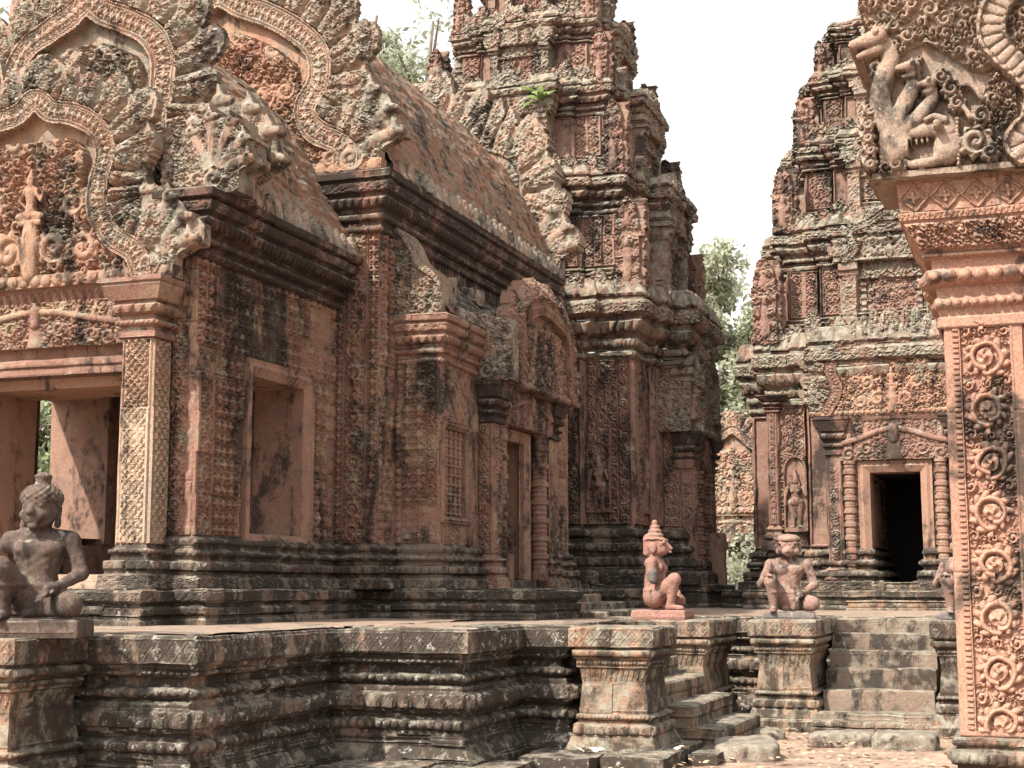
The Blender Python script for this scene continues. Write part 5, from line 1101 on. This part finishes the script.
def statue(label, fn, mat, loc, rotz, slab, scale, slabmat=None, seed=0):
    T = thing('guardian_statue', label, 'statue', loc, 'kneeling guardian statues on pedestals'); T.rotation_euler = (0, 0, rotz)
    _W[T.name] = (0, 0, 0)
    a = Acc(); sculpt(a, fn, (-.42, -.44, -.03), (.42, .26, 1.16), .0092, .5, lambda V: V * scale + [0, 0, slab[2]])
    b = a.build('body', M[mat], T, rough=.003, rs=14, smooth=True)
    a = Acc(); sw, sd_, sh = slab[0], slab[1], slab[2]; sweep(a, sqr(-sw, sw, -sd_ - .06, sd_ - .06), [(0, 0), (sh * .3, .008), (sh - .015, .0), (sh, -.015), (sh, -sw * .98)], .03, True, seed, .003, (9, 0))
    box(a, (-sw + .02, -sd_ - .04, sh - .05), (sw - .02, sd_ - .08, sh - .004), .1)
    a.build('base_slab', M[slabmat or mat], T, rough=.006); return T
s1_ = statue('dark curly-haired seated guardian missing an arm, on the pedestal at the left edge', guardian(head_yaksha, 'none', 'lap'), 'st_dark', (-7.08, 9.32, 1.14), RAD(24), (.37, .28, .13), 1.05, 'st_dark', 1)
s2_ = statue('pink bird-headed guardian with pointed crown and broken arm, kneeling in profile', guardian(head_bird, 'stump', 'lap'), 'st_pink', (-4.22, 16.95, 1.14), RAD(90), (.25, .31, .11), .96, 'st_pink', 2)
a = Acc(); sculpt(a, lambda P: cap(P, (-.262, -.012, .44), (-.262, -.012, .36), .058, .054), (-.36, -.12, .25), (-.16, .1, .54), .008, .5, lambda V: V * .96 + [0, 0, .11]); a.build('broken_arm', M['stump'], s2_, smooth=True, rough=.004, rs=12)
s3_ = statue('grey-pink monkey-faced guardian in a flat cap, squatting and facing the camera', guardian(head_monkey, 'knee', 'lap'), 'st_grey', (-2.80, 17.62, 1.14), RAD(8), (.29, .25, .08), .99, 'stump', 3)
s4_ = thing('guardian_statue', 'squatting guardian mostly hidden behind the near carved pillar', 'statue', (-.80, 17.6, 1.14), 'kneeling guardian statues on pedestals'); s4_.rotation_euler = (0, 0, RAD(4))
for ch in list(s3_.children):
    c = ch.copy(); COL.objects.link(c); c.parent = s4_
# ================================================================== loose blocks and litter
def rock(label, c, s, seed, rz=0):
    n = 26; th, ph = np.meshgrid(np.linspace(0, 2 * np.pi, 2 * n), np.linspace(0, np.pi, n), indexing='ij')
    D = np.stack([np.sin(ph) * np.cos(th), np.sin(ph) * np.sin(th), np.cos(ph)], -1); p = 5.0
    q = D / (np.abs(D) ** p).sum(-1, keepdims=True) ** (1 / p); q = q * np.array(s)
    q[..., 2] += .3 * s[2] * (q[..., 0] / s[0]) * (q[..., 2] > 0) * .4
    V = q.reshape(-1, 3); V = V + np.stack([vnoise(V, 5, seed + k, 3) - .5 for k in range(3)], 1) * .16 * min(s[:2])
    a = Acc(); a.add(V, gridf(2 * n, n)[:, ::-1]); o = a.build('fallen_block', M['rock'], None, smooth=True, loc=(0, 0, 0)); o.location = c; o.rotation_euler = (0, 0, rz)
    return tag(o, label, 'stone block', 'fallen stone blocks on the ground')
rock('flat mossy green slab beside the narrow stairs', (-2.72, 14.3, -.05), (.30, .45, .13), 1, .25)
rock('reddish flat block at the foot of the wide stairs, the left of two', (-2.0, 15.75, -.06), (.34, .20, .10), 2, .05)
rock('greener flat block at the foot of the wide stairs, beside the near pillar', (-1.35, 15.6, -.05), (.32, .22, .12), 3, -.1)
rock('small low block lying at the foot of the pedestal with the plain cheek', (-2.95, 16.2, -.08), (.28, .2, .08), 4, .4)
M['leaf_dry'] = plain('dry_leaf', (.36, .24, .15)); M['leaf_pale'] = plain('pale_dry_leaf', (.62, .52, .42))
a = Acc(); r = np.random.default_rng(5); n = 1500
c = np.stack([r.uniform(-5.4, .4, n), r.uniform(12.6, 18.9, n), np.full(n, -.045)], 1); c = c[(c[:, 0] > -3.1) | (c[:, 1] < 13.2)]
for p in c:
    s_ = r.uniform(.02, .05); t = r.uniform(0, 6.28); u = np.array([math.cos(t), math.sin(t), r.uniform(-.3, .3)]) * s_; v = np.array([-math.sin(t), math.cos(t), r.uniform(-.3, .5)]) * s_ * .6
    a.add([p - u, p - v, p + u, p + v], [[0, 1, 2, 3]])
o = a.build('leaf_litter', M['leaf_dry'], None); o['kind'] = 'stuff'
a = Acc()
for p in ((-3.98, 13.1), (-3.9, 13.16), (-4.05, 13.2), (-3.2, 13.6)):
    for q in range(2):
        s_ = .07; t = r.uniform(0, 6.28); u = np.array([math.cos(t), math.sin(t), .2]) * s_; v = np.array([-math.sin(t), math.cos(t), .5]) * s_ * .5; cc = np.array([p[0] + .05 * q, p[1], .05]); a.add([cc - u, cc - v, cc + u, cc + v], [[0, 1, 2, 3]])
o = a.build('pale_leaves', M['leaf_pale'], None); o['kind'] = 'stuff'
# ================================================================== vegetation
def leafmat(name, c1, c2):
    m = bpy.data.materials.new(name); m.use_nodes = True; nt = m.node_tree; b = nt.nodes['Principled BSDF']; at = nt.nodes.new('ShaderNodeAttribute'); at.attribute_name = 'blk'
    r_ = nt.nodes.new('ShaderNodeValToRGB'); r_.color_ramp.elements[0].color = c1 + (1,); r_.color_ramp.elements[1].color = c2 + (1,); nt.links.new(at.outputs['Fac'], r_.inputs['Fac']); nt.links.new(r_.outputs['Color'], b.inputs['Base Color']); b.inputs['Roughness'].default_value = .6
    tr_ = nt.nodes.new('ShaderNodeBsdfTranslucent'); nt.links.new(r_.outputs['Color'], tr_.inputs['Color']); mx = nt.nodes.new('ShaderNodeMixShader'); mx.inputs[0].default_value = .45
    nt.links.new(b.outputs[0], mx.inputs[1]); nt.links.new(tr_.outputs[0], mx.inputs[2]); nt.links.new(mx.outputs[0], nt.nodes['Material Output'].inputs['Surface']); return m
M['lf_a'] = leafmat('olive_leaf', (.13, .16, .085), (.30, .33, .19)); M['lf_b'] = leafmat('haze_paled_leaf', (.23, .25, .165), (.45, .46, .34)); M['bark'] = plain('grey_bark', (.16, .125, .095))  # lf_b is paled and greyed to put distance haze into the leaf colour
M['lf_c'] = leafmat('bright_leaf', (.17, .25, .08), (.33, .40, .17))
def tube(acc, pts, rad, seg=8):
    pts = np.array(pts, float); V = []
    for i, p in enumerate(pts):
        d = pts[min(i + 1, len(pts) - 1)] - pts[max(i - 1, 0)]; d = d / np.linalg.norm(d); u = np.cross(d, (0, 1, .3)); u /= np.linalg.norm(u); v = np.cross(d, u)
        th = np.linspace(0, 2 * np.pi, seg + 1); V.append(p + rad[i] * (np.cos(th)[:, None] * u + np.sin(th)[:, None] * v))
    acc.add(np.array(V), gridf(len(pts), seg + 1))
def tree(label, x, y, h, cr, nclump, nleaf, ls, mat, seed, crown0=.4):
    r = np.random.default_rng(seed); T = thing('leafy_tree', label, 'tree', (x, y, -.1), 'trees behind the temple')
    a = Acc(); base = np.array([x, y, -.2]); tops = []; tr_ = [base + [0, 0, h * t] + np.array([math.sin(t * 5 + seed), math.cos(t * 4 + seed), 0]) * .03 * h * t for t in np.linspace(0, .92, 8)]
    tube(a, tr_, np.linspace(.016 * h, .002 * h, 8))
    for k in range(nclump):
        t = r.uniform(crown0, .97); s0 = base + [0, 0, h * t * .86]; i = min(7, int(t * .86 / .92 * 7)); s0 = tr_[i]
        ang = r.uniform(0, 6.28); L = cr * r.uniform(.35, 1.0) * (1 - .55 * max(0, (t - crown0) / (1 - crown0)) ** 2); e = s0 + [math.cos(ang) * L, math.sin(ang) * L, h * .04 + L * r.uniform(.1, .55)]
        m = (s0 + e) / 2 + [0, 0, -.06 * L]; tube(a, [s0, m, e], [.004 * h, .003 * h, .001 * h], 6); tops.append((e, r.uniform(.12, .24) * cr)); tops.append((m, r.uniform(.08, .16) * cr))
    a.build('trunk', M['bark'], T)
    cs = []; per = nleaf // len(tops)
    for (c, R_) in tops:
        n = int(per * r.uniform(.5, 1.5)); d = r.normal(size=(n, 3)); d /= np.linalg.norm(d, axis=1)[:, None]; cs.append(c + d * (R_ * r.random(n) ** .45)[:, None] * [1, 1, .75])
    c = np.concatenate(cs); n = len(c); u = r.normal(size=(n, 3)); u /= np.linalg.norm(u, axis=1)[:, None]; v = np.cross(u, r.normal(size=(n, 3))); v /= np.linalg.norm(v, axis=1)[:, None]
    s_ = ls * r.uniform(.6, 1.3, n)[:, None]; V = np.stack([c - u * s_, c - v * s_ * .45, c + u * s_, c + v * s_ * .45], 1)
    a = Acc(); a.add(V.reshape(-1, 3), np.arange(4 * n).reshape(-1, 4), blk=np.repeat(r.random(n), 4)); a.build('crown', M[mat], T); return T
tree('slender grey-green tree seen in the gap between the two towers', -9.3, 48, 13.9, 3.8, 120, 48000, .13, 'lf_b', 1, .15)
tree('lower bushy green tree in the gap, in front of the taller one', -8.7, 46, 9.0, 2.4, 46, 17000, .11, 'lf_a', 2, .2)
tree('thin-leaved tree rising above the brick roof of the hall', -22.8, 52, 26.5, 6.5, 150, 42000, .14, 'lf_b', 3, .45)
tree('leafy crown left of the thin-leaved one, close to the hall gable', -25.0, 53, 27.5, 5.0, 110, 26000, .14, 'lf_b', 8, .5)
tree('small tree top showing just left of the tallest tower', -21.2, 54, 22.8, 4.6, 90, 22000, .14, 'lf_b', 6, .5)
tree('sparse tree behind the left corner of the gable', -40.5, 50, 29.0, 7, 50, 9000, .18, 'lf_b', 4, .6)
tree('green tree seen through the hall doorway', -19.5, 24, 8, 3.2, 40, 9000, .12, 'lf_a', 5, .15)
# low bush before the far building
a = Acc(); r = np.random.default_rng(9); n = 16000; c = np.stack([r.normal(-7.2, .75, n), r.normal(37.5, .5, n), np.abs(r.normal(0, 1, n)) * 1.05 + .0], 1); u = r.normal(size=(n, 3)) * .028; v = np.cross(u, r.normal(size=(n, 3))) * .7
a.add(np.stack([c - u, c - v, c + u, c + v], 1).reshape(-1, 3), np.arange(4 * n).reshape(-1, 4), blk=np.repeat(r.random(n) * .5 + .5, 4)); o = a.build('leafy_bush', M['lf_b'], None, loc=(-7.2, 37.5, -.1)); tag(o, 'pale low bush before the far orange building', 'bush')
# plant sprouting from the tower
S = thing('small_plant', 'bright green long-leaved plant sprouting from a ledge of the tallest tower', 'plant', (-8.55, 25.75, 10.35))
a = Acc(); tube(a, [(-8.5, 25.85, 10.2), (-8.52, 25.78, 10.5), (-8.56, 25.72, 10.75)], [.025, .02, .015], 6); a.build('stem', M['bark'], S)
a = Acc(); r = np.random.default_rng(3)
for k in range(18):
    t = k / 18 * 6.28 * 2.4; L = r.uniform(.32, .52); e0 = r.uniform(.1, 1.1) if k > 3 else -.2; c0 = np.array([-8.56, 25.72, 10.62 + .012 * k]); V = []
    for q in np.linspace(0, 1, 7):
        el = e0 - 1.3 * q; p = c0 + np.array([math.cos(t) * math.cos(el * .6), math.sin(t) * math.cos(el * .6), math.sin(e0) * 1.0 - .5 * q]) * L * q; wv = np.array([-math.sin(t), math.cos(t), .15]) * .06 * math.sin(math.pi * min(1, .12 + .88 * q)); V.append([p - wv, p + wv])
    a.add(np.array(V), gridf(7, 2), blk=np.full(14, r.random()))
a.build('leaves', M['lf_c'], S)
